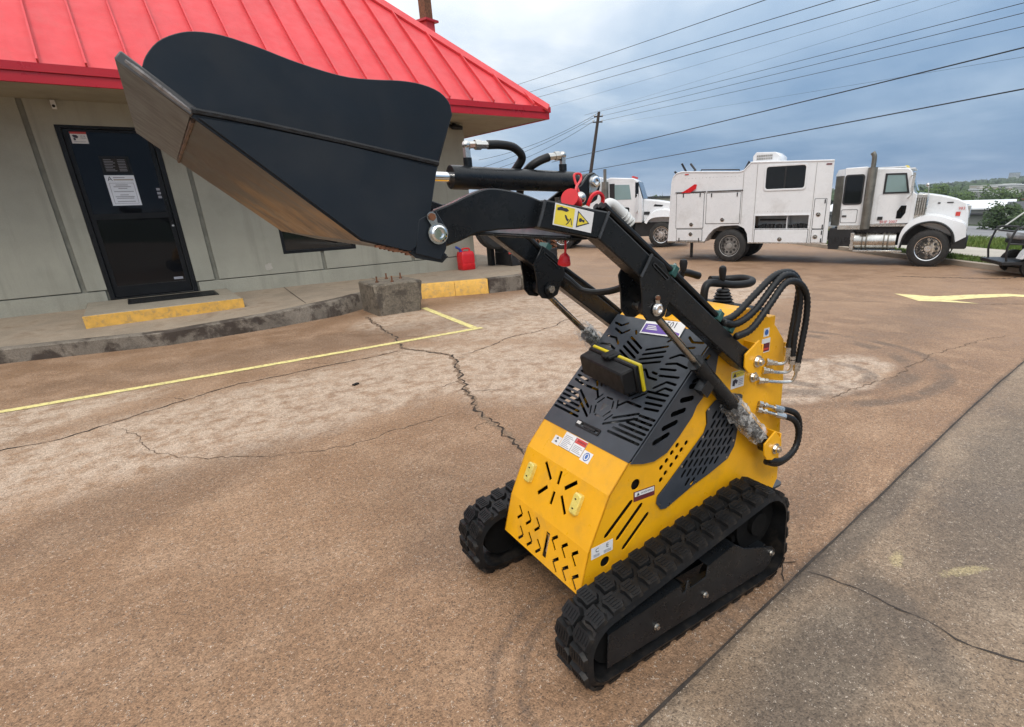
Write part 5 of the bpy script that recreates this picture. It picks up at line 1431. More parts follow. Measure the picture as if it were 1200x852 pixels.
# floor sheet, lip and heel run the full width
def sheet(p0, p1, th, name, m_, y0=BN + .002, y1=BF - .002, **k):
    a = Vector((p0[0], 0, p0[1])); b = Vector((p1[0], 0, p1[1])); t_ = (b - a).normalized()
    return lp(MB().plate(rect(y0, 0, y1, (b - a).length), [], a, Y1, t_, th), name, m_, bk, **k)
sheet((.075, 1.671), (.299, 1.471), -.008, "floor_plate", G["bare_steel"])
sheet((-.003, 1.742), (.074, 1.672), -.016, "cutting_edge", G["edge_steel"], BN - .004, BF + .004, bevel=.002)
sheet((.298, 1.472), (.400, 1.442), -.008, "floor_plate", G["bucket_paint"])
sheet((.400, 1.442), (.512, 1.697), -.008, "back_plate", G["bucket_paint"])
mb = MB().tube([(.0755, BN + .01 + k * .06, 1.6675 + .001 * (k % 2)) for k in range(15)], .0036, 6, 4, ripple=.05)
lp(mb, "weld_bead", G["weld_brown"], bk)
lp(MB().plate([(.415, 1.505), (.452, 1.522), (.474, 1.482), (.466, 1.445), (.452, 1.424), (.40, 1.441)], [], (0, BN - .006, 0), X1, Z1, -.012), "pin_ear", G["bucket_paint"], bk, bevel=.001)
# heel plate with its rusty cut edge
mb = MB().plate([(.385, 1.446), (.47, 1.430), (.455, 1.418), (.40, 1.432)], [], (0, BN - .003, 0), X1, Z1, -.02)
lp(mb, "heel_plate", G["arm_black"], bk)
he = MB(); rnd = random.Random(3)
for k in range(16):
    x = .33 + k * .0082; he.box((x, BN + .004, 1.462 - (x - .33) * .30 - .002), (.010, .012, rnd.uniform(.003, .009)))
lp(he, "scale_edge", G["rust"], bk)
# bucket ears
for y0 in (1.255, 1.805):
    lp(MB().plate([(.42, 1.46), (.50, 1.455), (.515, 1.475), (.505, 1.50), (.50, 1.56), (.455, 1.56)], [], (0, y0, 0), X1, Z1, .012), "bucket_ear", G["arm_black"], bk)
for y0 in (YC - .05, YC + .038):
    lp(MB().plate([(.45, 1.57), (.50, 1.59), (.505, 1.62), (.495, 1.64), (.46, 1.64)], [], (0, y0, 0), X1, Z1, .012), "bucket_ear", G["arm_black"], bk)

# ---------------------------------------------------------------- toolbox lying on the hood
pit, yaw = .197, -.143
f2 = Vector((-cos(pit), 0, -sin(pit))); F3 = Vector((f2.x * cos(yaw), f2.x * sin(yaw), f2.z)); Wv = Vector((-sin(yaw), cos(yaw), 0)); Uv_ = Wv.cross(F3)
if Uv_.z < 0: Uv_ = -Uv_
s_ = .271; t = face(3)[1]
corner = Vector((1.122, 0, .671)) + t * s_ + Y1 * 1.4098 + N_out * .004
RZ = Matrix.Rotation(-.048496, 3, 'Z')
tb = thing("toolbox", "small black plastic toolbox with a bright yellow lid tilted on the loader hood", "toolbox", Vector((1.42355, 1.48273, 0)) + RZ @ (corner - Vector(LO)), -.048496)
TO = tuple(corner)
def tl(a, b, c): return corner + Wv * a + Uv_ * b + F3 * c
W_, H_, D_ = .338, .105, .086
def tbox(mb, a0, a1, b0, b1, c0, c1, tap=0.0):
    P = []
    for c_, q in ((c0, 0), (c1, tap)):
        P += [tl(a0 + q, b0 + q, c_), tl(a1 - q, b0 + q, c_), tl(a1 - q, b1 - q, c_), tl(a0 + q, b1 - q, c_)]
    return mb.add(P, [(0, 1, 2, 3), (7, 6, 5, 4)] + [(i, 4 + i, 4 + (i + 1) % 4, (i + 1) % 4) for i in range(4)])
def fixn(o):
    bm = bmesh.new(); bm.from_mesh(o.data); bmesh.ops.recalc_face_normals(bm, faces=bm.faces); bm.to_mesh(o.data); bm.free(); return o
mb = tbox(MB(), .004, W_ - .004, .004, H_ - .004, .030, D_, .006)
fixn(mb.build("box_body", G["plastic_black"], tb, TO, bevel=.006))
mb = tbox(MB(), -.002, W_ + .002, -.002, H_ + .002, .012, .032)
fixn(mb.build("box_rim", G["plastic_black"], tb, TO, bevel=.005))
mb = tbox(MB(), -.004, W_ + .004, -.002, H_ + .004, -.004, .0115)
fixn(mb.build("box_lid", G["plastic_yellow"], tb, TO, bevel=.004))
for a in (.178,):
    mb = tbox(MB(), a - .034, a + .034, H_ - .004, H_ + .009, -.011, .046); tbox(mb, a - .020, a + .020, H_, H_ + .012, .014, .054)
    fixn(mb.build("latch", G["plastic_black"], tb, TO, bevel=.003))
# the stay it rests on
mb = tbox(MB(), .05, .28, -.006, .002, .0, .05); tbox(mb, .05, .28, -.075, -.004, .040, .046)
fixn(mb.build("stay", G["plastic_black"], tb, TO))
# ================================================================ THE TRUCKS
def wheel(parent, x, y, z, r, w_, sgn, rim, holes=10, name="wheel", org=(0, 0, 0)):
    """sgn: side the face looks to (+1 left/+y, -1 right/-y); y is the outer face"""
    a = (0, -sgn, 0)
    tw = MB().lathe((x, y, z), a, [(.012, r * .655), (.0, r * .69), (.004, r * .86), (.03, r * .965), (.05, r), (w_ - .05, r), (w_ - .02, r * .965), (w_, r * .86), (w_, r * .655)], 40)
    for i in range(44):
        t = 2 * pi * i / 44
        for q in (.09, w_ - .09): tw.box((x + (r + .002) * cos(t), y - sgn * q, z + (r + .002) * sin(t)), (.022, .10, .05), Matrix.Rotation(-t, 3, 'Y'))
    o = tw.build("wheel", G["tyre"], parent, org, angle=30)
    # wheel disc with hand holes and hub
    ri = r * .655
    hs_ = [circ(ri * .62 * cos(2 * pi * i / holes), ri * .62 * sin(2 * pi * i / holes), ri * .125, 10) for i in range(holes)]
    d = MB().plate(circ(0, 0, ri * .86, 40), hs_, (x, y - sgn * .022, z), X1, Z1, .01)
    d.lathe((x, y - sgn * .012, z), a, [(0, ri * .94), (-.004, ri * 1.0), (.05, ri * 1.01), (.05, ri * .84), (.028, ri * .84)], 40, close=True)
    d.cyl((x, y - sgn * .03, z), (x, y + sgn * .012, z), ri * .30, ri * .26, n=20)
    for i in range(10):
        t = 2 * pi * (i + .5) / 10; d.cyl((x + ri * .40 * cos(t), y - sgn * .03, z + ri * .40 * sin(t)), (x + ri * .40 * cos(t), y - sgn * .008, z + ri * .40 * sin(t)), ri * .05, n=6)
    d.build("rim", rim, o, org)
    MB().lathe((x, y - sgn * .06, z), a, [(0, .02), (0, ri * .8), (.05, ri * .8), (.05, .02)], 18).build("brake_drum", G["truck_black"], o, org)
    return o

# ---- service truck: x forward, y left, z up; right side at y=-1.2, origin under the rear axle
sv = thing("service_truck", "white service truck with a square box body, roof air conditioner and long bonnet", "truck", (14.552 + .94 * 1.2, 10.669 + .341 * 1.2, -.42), atan2(-.94, .341))
def sp_(mb, name, m_, parent=sv, **k): return mb.build(name, m_, parent, **k)
RS = -1.2
arch = [(-.80, .60), (-.66, .82), (-.50, .98), (-.28, 1.07), (.22, 1.09), (.42, 1.0), (.52, .84), (.56, .60)]
outl = [(-2.02, .60), (-1.96, 1.6)] + smooth2([(-1.92, 2.36), (-1.87, 2.53), (-1.76, 2.63), (-1.60, 2.665)], 3) + [(.16, 2.575), (.30, 2.60), (.50, 2.81), (2.71, 2.73), (2.76, .59)]
full = outl + arch[::-1]
bay = rect(.73, .985, 2.215, 1.345)
outf = [(x - (.40 if x > 2.6 else 0), z) for x, z in outl]          # the far front corner is cut back
body = MB().plate(full, [bay], (0, RS, 0), X1, Z1, -.03).plate(outf, [], (0, 1.2, 0), X1, Z1, .03)
def shell(mb, poly, y0, y1, closed=True, far=None):
    n = len(poly); P = [q for (x, z), (x2, z2) in zip(poly, far or poly) for q in ((x, y0, z), (x2, y1, z2))]
    return mb.add(P, [(2 * i, 2 * ((i + 1) % n), 2 * ((i + 1) % n) + 1, 2 * i + 1) for i in range(n if closed else n - 1)])
shell(body, outl, RS + .001, 1.199, False, outf)
shell(body, arch[::-1], RS + .002, RS + .55, False)
bd = fixn(sp_(body, "box_body", G["truck_white"], angle=22))
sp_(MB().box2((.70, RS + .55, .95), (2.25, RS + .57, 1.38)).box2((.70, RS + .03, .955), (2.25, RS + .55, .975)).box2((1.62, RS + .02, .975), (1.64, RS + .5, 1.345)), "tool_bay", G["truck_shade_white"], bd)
ty = MB()
rnd = random.Random(2)
for k in range(11):
    x = .80 + k * .13; ty.box((x, RS + rnd.uniform(.12, .4), .98 + .06), (rnd.uniform(.05, .12), .2, rnd.uniform(.06, .16)), Matrix.Rotation(rnd.uniform(-.2, .2), 3, 'Y'))
ty.cyl((.80, RS + .3, 1.22), (1.55, RS + .32, 1.22), .025, n=8)
sp_(ty, "stored_tools", G["truck_black"], bd)
# trim along roof edge
edge = [Vector((x, RS + .0, z)) for x, z in outl[1:-1]]
sp_(MB().tube(edge, .022, 6, 1), "roof_trim", G["truck_white"], bd)
sp_(MB().box2((-2.02, RS - .012, .57), (-.78, RS + .05, .612)).box2((.55, RS - .012, .565), (2.75, RS + .05, .60)), "lower_rail", G["alu"], bd)
for x, z0, z1 in ((.31, 1.12, 2.56), (.69, .62, 2.76), (2.28, .62, 2.70)):
    sp_(MB().box2((x - .006, RS - .004, z0), (x + .006, RS, z1)), "panel_seam", G["rim_grey"], bd)
rv = MB()
for k in range(26): rv.sph((.78 + k * .073, RS - .002, 1.46), .010, 6, 4)
for k in range(18): rv.sph((-1.70 + k * .11, RS - .002, 2.47), .010, 6, 4)
rv.build("rivet_row", G["alu"], bd, kind='stuff')
# compartment doors
def cdoor(x0, z0, x1, z1, latch=None, name="cabinet_door", hinge=None, r=.02):
    d = sp_(MB().plate(rrect(x0, z0, x1, z1, r, 2), [], (0, RS - .002, 0), X1, Z1, .014), name, G["truck_white"], bd, bevel=.004)
    sp_(MB().plate(rrect(x0 - .014, z0 - .014, x1 + .014, z1 + .014, r, 2), [rrect(x0 - .002, z0 - .002, x1 + .002, z1 + .002, r, 2)], (0, RS - .0005, 0), X1, Z1, .004), "door_seal", G["truck_black"], d)
    if latch:
        lx, lz = latch
        mb = MB().lathe((lx, RS - .016, lz), (0, -1, 0), [(0, .065), (.006, .065), (.010, .055)], 18)
        mb.use(1).lathe((lx, RS - .026, lz), (0, -1, 0), [(0, .048), (.002, .046)], 16)
        mb.use(0).box((lx, RS - .028, lz), (.075, .012, .026)).box((lx, RS - .028, lz + .014), (.026, .012, .05))
        sp_(mb, "latch", [G["alu"], G["truck_black"]], d)
    if hinge:
        for hx, hz in hinge: sp_(MB().box((hx, RS - .018, hz), (.03, .02, .11)), "hinge", G["truck_black"], d)
    return d
cdoor(-1.74, 1.01, -.86, 2.035, (-1.23, 1.12), hinge=((-1.52, 1.98), (-.98, 1.98)))
cdoor(-1.71, .635, -.88, .965, (-1.24, .83), hinge=((-1.62, .66), (-.97, .66)))
cdoor(-.77, 1.145, .26, 2.02, (-.25, 1.25), hinge=((-.62, 1.96), (.16, 1.96)))
cdoor(.745, .595, 2.225, .955, (1.48, .69), "drop_door")
cdoor(2.335, .98, 2.63, 1.765, (2.46, 1.36), hinge=((2.60, 1.70), (2.60, 1.03)))
cdoor(2.335, .60, 2.63, .945, (2.44, .76), hinge=((2.60, .87), (2.60, .66)))
for x0, x1 in ((-1.78, -.80), (-.76, .32)): sp_(MB().box2((x0, RS - .03, 2.062), (x1, RS, 2.085)), "drip_rail", G["truck_black"], bd)
sp_(MB().box2((.70, RS - .02, 1.345), (2.245, RS, 1.365)).box2((.70, RS - .02, .975), (.726, RS, 1.345)).box2((2.219, RS - .02, .975), (2.245, RS, 1.345)), "bay_frame", G["truck_white"], bd)
sp_(MB().plate([(-1.60, 2.055), (-1.30, 2.06), (-1.12, 2.16), (-1.09, 2.28), (-1.16, 2.30), (-1.38, 2.17)], [], (0, RS - .034, 0), X1, Z1, .004), "pennant", G["red_plastic"], bd)
sp_(MB().box2((-1.50, RS - .012, 2.57), (-1.38, RS, 2.60)), "marker_light", G["label_red"], bd)
sp_(MB().box2((2.52, RS - .012, 2.63), (2.66, RS, 2.665)), "marker_light", G["label_maroon"], bd)
wn_ = sp_(MB().plate(rrect(.90, 2.02, 2.06, 2.71, .09, 4), [rrect(.95, 2.07, 2.01, 2.66, .07, 4)], (0, RS, 0), X1, Z1, .022), "window", G["truck_white"], bd, bevel=.006)
sp_(MB().plate(rrect(.94, 2.06, 2.02, 2.67, .07, 4), [], (0, RS, 0), X1, Z1, .010), "window_pane", G["truck_glass"], wn_)
sp_(MB().box2((1.46, RS - .016, 2.07), (1.50, RS - .008, 2.66)), "window_bar", G["truck_black"], wn_)
acu = MB().prism([(.47, 2.80), (1.24, 2.78), (1.24, 2.94), (1.10, 3.06), (.56, 3.085), (.47, 2.98)], (0, -.95, 0), X1, Z1, -.9)
ao = sp_(acu, "air_conditioner", G["truck_white"], bevel=.012)
gv = MB()
for k in range(9):
    for j in range(2): gv.box((.60 + k * .05, -.955, 2.90 + j * .075), (.036, .012, .050))
sp_(gv, "vent", G["rim_grey"], ao); 
sp_(MB().tube([(-1.2, -.6, 2.66), (-1.2, -.6, 2.72), (.0, -.6, 2.66), (.0, -.6, 2.60)], .02, 6, 1).tube([(.22, -.9, 2.60), (.36, -.9, 2.86), (.40, -.9, 2.78)], .03, 6, 1), "roof_rack", G["truck_black"])
for pts_ in ([(-1.9, -.2, 2.4), (-2.05, -.3, 2.62), (-2.16, -.4, 2.72)], [(-1.8, 0, 2.5), (-1.92, -.1, 2.78), (-2.0, -.2, 2.96)], [(-1.55, -.5, 2.66), (-1.40, -.55, 2.72), (-1.62, -.4, 2.92)], [(-1.9, -.6, 2.1), (-2.06, -.7, 2.24), (-2.0, -.7, 2.4)]):
    sp_(MB().tube(pts_, .035, 6, 1), "hose_reel_arm", G["truck_black"])
# chassis
ch = MB()
for y in (-.45, .45): ch.box2((-1.9, y - .05, .62), (5.6, y + .05, .82))
ch.box2((2.78, -1.15, .50), (3.40, -.3, .98)).box2((2.80, -1.16, .42), (3.05, -.9, .80)).box2((-2.15, -1.0, .50), (-2.02, 1.0, .62)).cyl((0, -1.1, .48), (0, 1.1, .48), .07, n=10).cyl((5.13, -1.0, .44), (5.13, 1.0, .44), .06, n=10)
ch.box2((-1.28, -1.10, .10), (-1.25, -.9, .58)).box2((2.9, -1.0, .86), (4.6, 1.0, 1.02)).box2((4.4, -.6, .5), (5.8, .6, 1.2))
for k in range(7): ch.box((2.85 + .08 * k, -1.16, .62 + .04 * (k % 3)), (.05, .05, .12))
sp_(ch, "chassis", G["truck_black"])
for y, s_ in ((-1.18, -1), (1.18, 1)):
    wheel(sv, 0, y, .482, .482, .56, s_, G["rim_grey"], 10)
    wheel(sv, 5.20, y, .462, .468, .30, s_, G["rim_alu"], 10)
# sleeper and cab
def slab(poly, y0, y1, name, m_, parent=sv, **k): return sp_(MB().plate(poly, [], (0, y0, 0), X1, Z1, -(y1 - y0)), name, m_, parent, **k)
sp_(MB().add([(2.76, -.86, 1.04), (3.0, -1.135, 1.04), (3.0, -1.135, 2.33), (2.76, -.86, 2.33)], [(0, 1, 2, 3)]), "sleeper_corner", G["stack_metal"])
sp_(MB().add([(2.74, -.88, 2.33), (3.0, -1.15, 2.33), (3.0, -1.13, 2.50), (2.80, -.88, 2.49), (3.0, -.88, 2.51)], [(0, 1, 2, 3), (3, 2, 4)]), "sleeper_cap", G["truck_white"])
slp = slab([(3.0, 1.04), (3.0, 2.52), (3.52, 2.53), (3.66, 2.47), (3.66, 1.04)], -1.14, 1.14, "sleeper", G["truck_white"], bevel=.02)
sp_(MB().box2((2.98, -1.16, .95), (3.62, 1.1, 1.06)), "sleeper_skirt", G["alu"], slp)
for (x0, z0, x1, z1, nm, mm) in ((3.06, 1.63, 3.46, 2.31, "window_pane", "truck_glass"),):
    sp_(MB().plate(rrect(x0 - .04, z0 - .04, x1 + .04, z1 + .04, .07, 3), [rrect(x0, z0, x1, z1, .05, 3)], (0, -1.14, 0), X1, Z1, .014), "window_frame", G["truck_black"], slp)
    sp_(MB().plate(rrect(x0 - .01, z0 - .01, x1 + .01, z1 + .01, .05, 3), [], (0, -1.14, 0), X1, Z1, .008), nm, G[mm], slp)
sp_(MB().plate(rrect(3.03, 1.12, 3.43, 1.47, .03, 2), [rrect(3.04, 1.13, 3.42, 1.46, .03, 2)], (0, -1.14, 0), X1, Z1, .006).box2((3.06, -1.16, 1.28), (3.17, -1.14, 1.32)), "locker_door", G["truck_black"], slp)
cabp = [(3.66, 1.06), (3.66, 2.40), (3.74, 2.47), (4.46, 2.45), (4.56, 2.38), (4.68, 1.86), (4.76, 1.80), (4.76, 1.10)]
cab = slab(cabp, -1.12, 1.12, "cab", G["truck_white"], bevel=.02)
sp_(MB().plate([(4.02, 1.88), (4.02, 2.30), (4.42, 2.29), (4.52, 1.88)], [], (0, -1.12, 0), X1, Z1, .008), "window_pane", G["cab_glass"], cab)
sp_(MB().plate([(3.97, 1.84), (3.97, 2.34), (4.45, 2.33), (4.58, 1.84)], [[(4.02, 1.88), (4.02, 2.30), (4.42, 2.29), (4.52, 1.88)]], (0, -1.12, 0), X1, Z1, .016), "window_frame", G["truck_black"], cab)
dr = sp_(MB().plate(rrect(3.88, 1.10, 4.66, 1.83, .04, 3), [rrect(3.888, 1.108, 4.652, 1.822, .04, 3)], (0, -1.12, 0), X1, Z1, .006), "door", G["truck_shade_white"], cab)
sp_(MB().plate([(4.36, 1.22), (4.36, 1.40), (4.44, 1.54), (4.56, 1.54), (4.56, 1.36), (4.48, 1.22)], [], (0, -1.12, 0), X1, Z1, .010), "door_window", G["truck_glass"], cab)
sp_(MB().box2((3.93, -1.15, 1.19), (4.05, -1.12, 1.27)), "door_handle", G["truck_black"], cab)
sp_(MB().text("BHP 2007", .10, (4.20, -1.128, 1.135), X1, Z1, .001), "door_lettering", G["label_red"], cab)
ws_ = sp_(MB().add([(4.47, -1.02, 2.40), (4.47, 1.02, 2.40), (4.70, 1.02, 1.87), (4.70, -1.02, 1.87)], [(0, 1, 2, 3)]), "windscreen", G["cab_glass"], cab)
ws_.data.transform(Matrix.Translation((.05, 0, .02)))
sp_(MB().box2((3.66, -1.0, 2.47), (4.40, 1.0, 2.50)).box2((4.44, -1.05, 2.42), (4.62, 1.05, 2.45)), "roof_visor", G["truck_white"], cab)
for y in (-.6, -.3, 0, .3, .6): sp_(MB().box((4.40, y, 2.50), (.07, .05, .05)), "marker_light", G["lamp_lens"], cab)
sp_(MB().tube([(4.55, -1.12, 2.25), (4.64, -1.42, 2.27), (4.64, -1.42, 1.80), (4.56, -1.12, 1.72)], .018, 6, 1).box2((4.60, -1.48, 1.88), (4.66, -1.34, 2.32)), "side_mirror", G["alu"], cab)
sp_(MB().box2((3.72, -1.13, 1.02), (4.72, -.6, 1.075)), "sill_trim", G["alu"], cab)
ex = MB().cyl((3.66, -1.20, .96), (3.66, -1.20, 2.50), .115, n=18)
ex.use(1).tube([(3.66, -1.20, 2.48), (3.66, -1.20, 2.66), (3.65, -1.20, 2.78), (3.60, -1.20, 2.86)], .062, 12, 4)
sp_(ex, "exhaust_stack", [G["stack_metal"], G["stack_metal"]])
# bonnet, wing, air cleaner, tank, bumper
hd = [(4.76, 1.10), (4.76, 1.84), (5.08, 1.80), (5.40, 1.74), (5.68, 1.66), (5.86, 1.57), (5.94, 1.34), (5.98, 1.02), (5.96, .78), (5.70, .74)]
hh_ = MB(); P = []
nn = len(hd)
P = [(x, -.86 + .10 * max(0, x - 4.76) * .6, z) for x, z in hd] + [(x, .86 - .10 * max(0, x - 4.76) * .6, z) for x, z in hd]
hh_.add(P, [tuple(range(nn))[::-1], tuple(range(nn, 2 * nn))] + [(i, (i + 1) % nn, nn + (i + 1) % nn, nn + i) for i in range(nn)])
hdo = fixn(sp_(hh_, "bonnet", G["truck_white"], bevel=.03))
wg = MB(); NW = 14; P = []
wing = [(4.62 + .0, .50), (4.66, .80), (4.80, 1.04), (5.02, 1.12), (5.28, 1.12), (5.50, 1.02), (5.68, .84), (5.76, .74)]
wi = smooth2([(4.56, .48), (4.62, .80), (4.80, 1.02), (5.02, 1.11), (5.26, 1.12), (5.48, 1.04), (5.66, .86), (5.74, .62)], 4)
wo = smooth2([(4.50, .46), (4.52, .84), (4.68, 1.12), (4.98, 1.27), (5.30, 1.26), (5.62, 1.16), (5.90, 1.05), (5.97, .76)], 4)
for s_ in (-1, 1):
    mb = MB(); n = len(wi); P = []
    for (a, b), (c, d) in zip(wi, wo): P += [(a, s_ * 1.20, b), (c, s_ * 1.16, d), (c, s_ * .72, d + .06), (a, s_ * .72, b)]
    mb.add(P, [(4 * i + k, 4 * i + 4 + k, 4 * i + 4 + (k + 1) % 4, 4 * i + (k + 1) % 4) for i in range(n - 1) for k in range(4)] + [(0, 1, 2, 3), (4 * n - 4, 4 * n - 3, 4 * n - 2, 4 * n - 1)])
    fixn(sp_(mb, "wing", G["truck_white"], hdo, angle=50))
    sp_(MB().tube([Vector((a, s_ * 1.205, b)) for a, b in wi], .028, 6, 1), "wing_edge", G["truck_black"], hdo)
sp_(MB().box2((4.68, -1.06, 1.16), (5.02, -.80, 1.82)), "air_cleaner", G["alu"], bevel=.03)
ri_ = MB()
for k in range(6): ri_.cyl((4.72 + k * .052, -1.068, 1.30), (4.72 + k * .052, -1.068, 1.72), .015, n=6)
sp_(ri_, "air_cleaner_rib", G["stack_metal"])
sp_(MB().cyl((3.42, -.95, .64), (4.44, -.95, .64), .225, n=24), "fuel_tank", G["alu"])
tb_ = MB()
for x in (3.62, 3.72, 4.14, 4.24): tb_.lathe((x, -.95, .64), (1, 0, 0), [(0, .22), (0, .233), (.04, .233), (.04, .22)], 24)
sp_(tb_, "tank_strap", G["stack_metal"])
sp_(MB().box2((3.45, -1.22, .36), (4.62, -.85, .41)).box2((3.34, -1.18, .40), (3.44, -.7, .86)), "step_board", G["alu"], bevel=.008)
sp_(MB().box2((5.66, -1.14, .46), (6.02, 1.14, .80)), "bumper", G["truck_black"], bevel=.03)
sp_(MB().tube([(5.55, -.9, .45), (5.55, -.9, .38), (5.72, -.9, .36), (5.74, -.9, .45)], .02, 6, 1), "tow_hook", G["truck_black"])
sp_(MB().text("983", .10, (5.78, -.81, 1.43), X1, Z1, .006).box((5.72, -.815, 1.30), (.10, .01, .10)), "hood_lettering", G["label_red"], hdo)
sp_(MB().box2((5.86, -.78, 1.02), (5.90, -.77, 1.16)).box2((4.98, -.87, 1.44), (5.00, -.86, 1.56)).box2((5.24, -.845, 1.56), (5.30, -.835, 1.59)).box2((5.44, -.83, 1.57), (5.58, -.815, 1.595)), "bonnet_badge", G["truck_black"], hdo)
sp_(MB().box2((5.90, -.62, .86), (5.99, .62, 1.50)), "grille", G["alu"], hdo, bevel=.02)
sp_(MB().tube([(5.0, -.80, 1.80), (4.98, -.92, 1.98), (4.96, -1.02, 2.02)], .012, 5, 3).sph((4.95, -1.03, 2.02), .05, 8, 6), "fender_mirror", G["alu"], hdo)

# ---- second truck, a tractor with a sleeper, nose to the right
h2 = Vector((.64, -.768)).normalized(); n2 = Vector((-h2.y, h2.x))        # n2: its left
tr = thing("road_tractor", "white sleeper tractor unit parked behind the tail of the service truck", "truck", (15.45 + n2.x * 1.2, 18.55 + n2.y * 1.2, -.42), atan2(h2.y, h2.x))
def tp_(mb, name, m_, parent=tr, **k): return mb.build(name, m_, parent, **k)
RS2 = -1.15
def slab2(poly, y0, y1, name, m_, parent=tr, **k): return tp_(MB().plate(poly, [], (0, y0, 0), X1, Z1, -(y1 - y0)), name, m_, parent, **k)
s2 = slab2([(-.9, 1.05), (-.9, 2.72), (-.7, 2.82), (.62, 2.82), (.62, 1.05)], RS2, -RS2, "sleeper", G["truck_white"], bevel=.05)
tp_(MB().plate(rrect(.02, 2.02, .28, 2.44, .07, 3), [], (0, RS2, 0), X1, Z1, .012), "window_pane", G["truck_glass"], s2)
tp_(MB().cyl((.80, RS2 - .12, 1.0), (.80, RS2 - .12, 2.62), .14, n=16).cyl((.80, RS2 - .12, 2.6), (.80, RS2 - .12, 3.10), .065, n=12), "exhaust_stack", G["stack_metal"])
c2 = slab2([(.80, 1.0), (.80, 2.70), (1.0, 2.78), (1.95, 2.72), (2.10, 2.62), (2.32, 1.92), (2.32, 1.0)], RS2, -RS2, "cab", G["truck_white"], bevel=.03)
tp_(MB().plate([(1.02, 1.92), (1.02, 2.50), (1.78, 2.48), (1.86, 1.92)], [], (0, RS2, 0), X1, Z1, .010), "window_pane", G["cab_glass"], c2)
tp_(MB().plate([(.97, 1.88), (.97, 2.54), (1.18, 2.54), (1.18, 1.88)], [], (0, RS2, 0), X1, Z1, .014), "window_frame", G["truck_black"], c2)
tp_(MB().plate(rrect(1.50, 1.12, 1.78, 1.62, .06, 3), [], (0, RS2, 0), X1, Z1, .012), "door_window", G["truck_glass"], c2)
tp_(MB().add([(2.14, RS2 + .05, 2.60), (2.14, 1.1, 2.60), (2.36, 1.1, 1.94), (2.36, RS2 + .05, 1.94)], [(0, 1, 2, 3)]), "windscreen", G["truck_glass"], c2)
tp_(MB().box2((2.02, RS2 - .01, 1.98), (2.16, RS2 + .02, 2.56)), "quarter_window", G["truck_glass"], c2)
for k in range(5): tp_(MB().box((1.9, -.8 + .4 * k, 2.78), (.10, .09, .06)), "marker_light", G["label_red"], c2)
tp_(MB().tube([(2.1, RS2, 2.1), (2.15, RS2 - .3, 2.1), (2.15, RS2 - .3, 1.45), (2.1, RS2, 1.4)], .025, 6, 1).box2((2.10, RS2 - .36, 1.48), (2.18, RS2 - .2, 2.02)), "side_mirror", G["truck_shade_white"], c2)
hd2 = [(2.32, 1.0), (2.32, 1.92), (2.9, 1.86), (3.6, 1.74), (4.0, 1.58), (4.12, 1.1), (4.10, .8), (3.6, .8)]
b2_ = slab2(hd2, RS2 + .28, -RS2 - .28, "bonnet", G["truck_white"], bevel=.05)
wi = smooth2([(2.50, .95), (2.62, 1.12), (2.9, 1.20), (3.4, 1.20), (3.7, 1.10), (3.95, .95)], 3)
wo = smooth2([(2.40, 1.0), (2.60, 1.28), (2.95, 1.46), (3.40, 1.44), (3.85, 1.26), (4.12, 1.05)], 3)
mb = MB(); n = len(wi); P = []
for (a, b), (c, d) in zip(wi, wo): P += [(a, RS2 - .08, b), (c, RS2 - .03, d), (c, RS2 + .5, d + .12), (a, RS2 + .5, b)]
mb.add(P, [(4 * i + k, 4 * i + 4 + k, 4 * i + 4 + (k + 1) % 4, 4 * i + (k + 1) % 4) for i in range(n - 1) for k in range(4)])
fixn(tp_(mb, "wing", G["truck_white"], b2_, angle=50))
tp_(MB().plate([(2.75, 1.62), (2.80, 1.70), (3.15, 1.66), (3.10, 1.60)], [], (0, RS2 + .278, 0), X1, Z1, .01).box2((2.36, RS2 + .26, 1.30), (2.6, RS2 + .28, 1.42)), "bonnet_badge", G["truck_black"], b2_)
tp_(MB().box2((2.0, -1.0, .45), (4.0, 1.0, 1.0)).box2((-2.6, -.5, .6), (2, .5, .85)).box2((.0, RS2, .4), (1.9, -RS2, 1.0)).box2((-2.6, -1.1, .9), (-1.0, 1.1, 1.0)), "chassis", G["truck_black"])
tp_(MB().box2((4.02, RS2 + .05, .38), (4.25, -RS2 - .05, .72)), "bumper", G["alu"], bevel=.04)
for x, ww in ((3.1, .30), (-1.1, .56), (-2.3, .56)):
    for y, s_ in ((RS2, -1), (-RS2, 1)): wheel(tr, x, y, .50, .50, ww, s_, G["rim_alu"])
# ---- dark attachments parked past the corner of the shop
AT = 1.4
at = thing("trencher_attachment", "black trencher attachment with a drive tyre and rusty spring past the shop corner", "attachment", (6.75, 10.75, .235), .1)
at.scale = (1.35, 1.0, 1.45)
ap = lambda mb, name, m_, **k: mb.build(name, m_, at, **k)
ap(MB().box2((-.25, -.40, .0), (.75, .2, .20)).box2((-.30, -.20, .20), (.70, .1, .27)).box2((-.38, .10, .0), (-.3, .25, .75)).box2((.55, -.38, .1), (.62, .2, .62)), "frame", G["truck_black"], bevel=.01)
ap(MB().lathe((-.42, -.30, .62), (0, 1, 0), [(0, .2), (.0, .33), (.03, .36), (.20, .36), (.23, .33), (.23, .2)], 30), "drive_tyre", G["tyre"])
sp2 = [Vector((.25 + .05 * cos(i * .7), -.20 + .05 * sin(i * .7), .40 + i * .0065)) for i in range(40)]
ap(MB().tube([Vector((.20 + i * .009, -.32 + .05 * cos(i * .75), .36 + .05 * sin(i * .75) - i * .003)) for i in range(44)], .011, 6, 2), "coil_spring", G["rust"])
for k in range(3): ap(MB().tube([(-.18 + .10 * k, -.34, .22), (-.18 + .10 * k, -.36, .42), (-.11 + .10 * k, -.34, .50), (-.06 + .10 * k, -.30, .30)], .026, 8, 4), "chrome_loop", G["white_sleeve"])
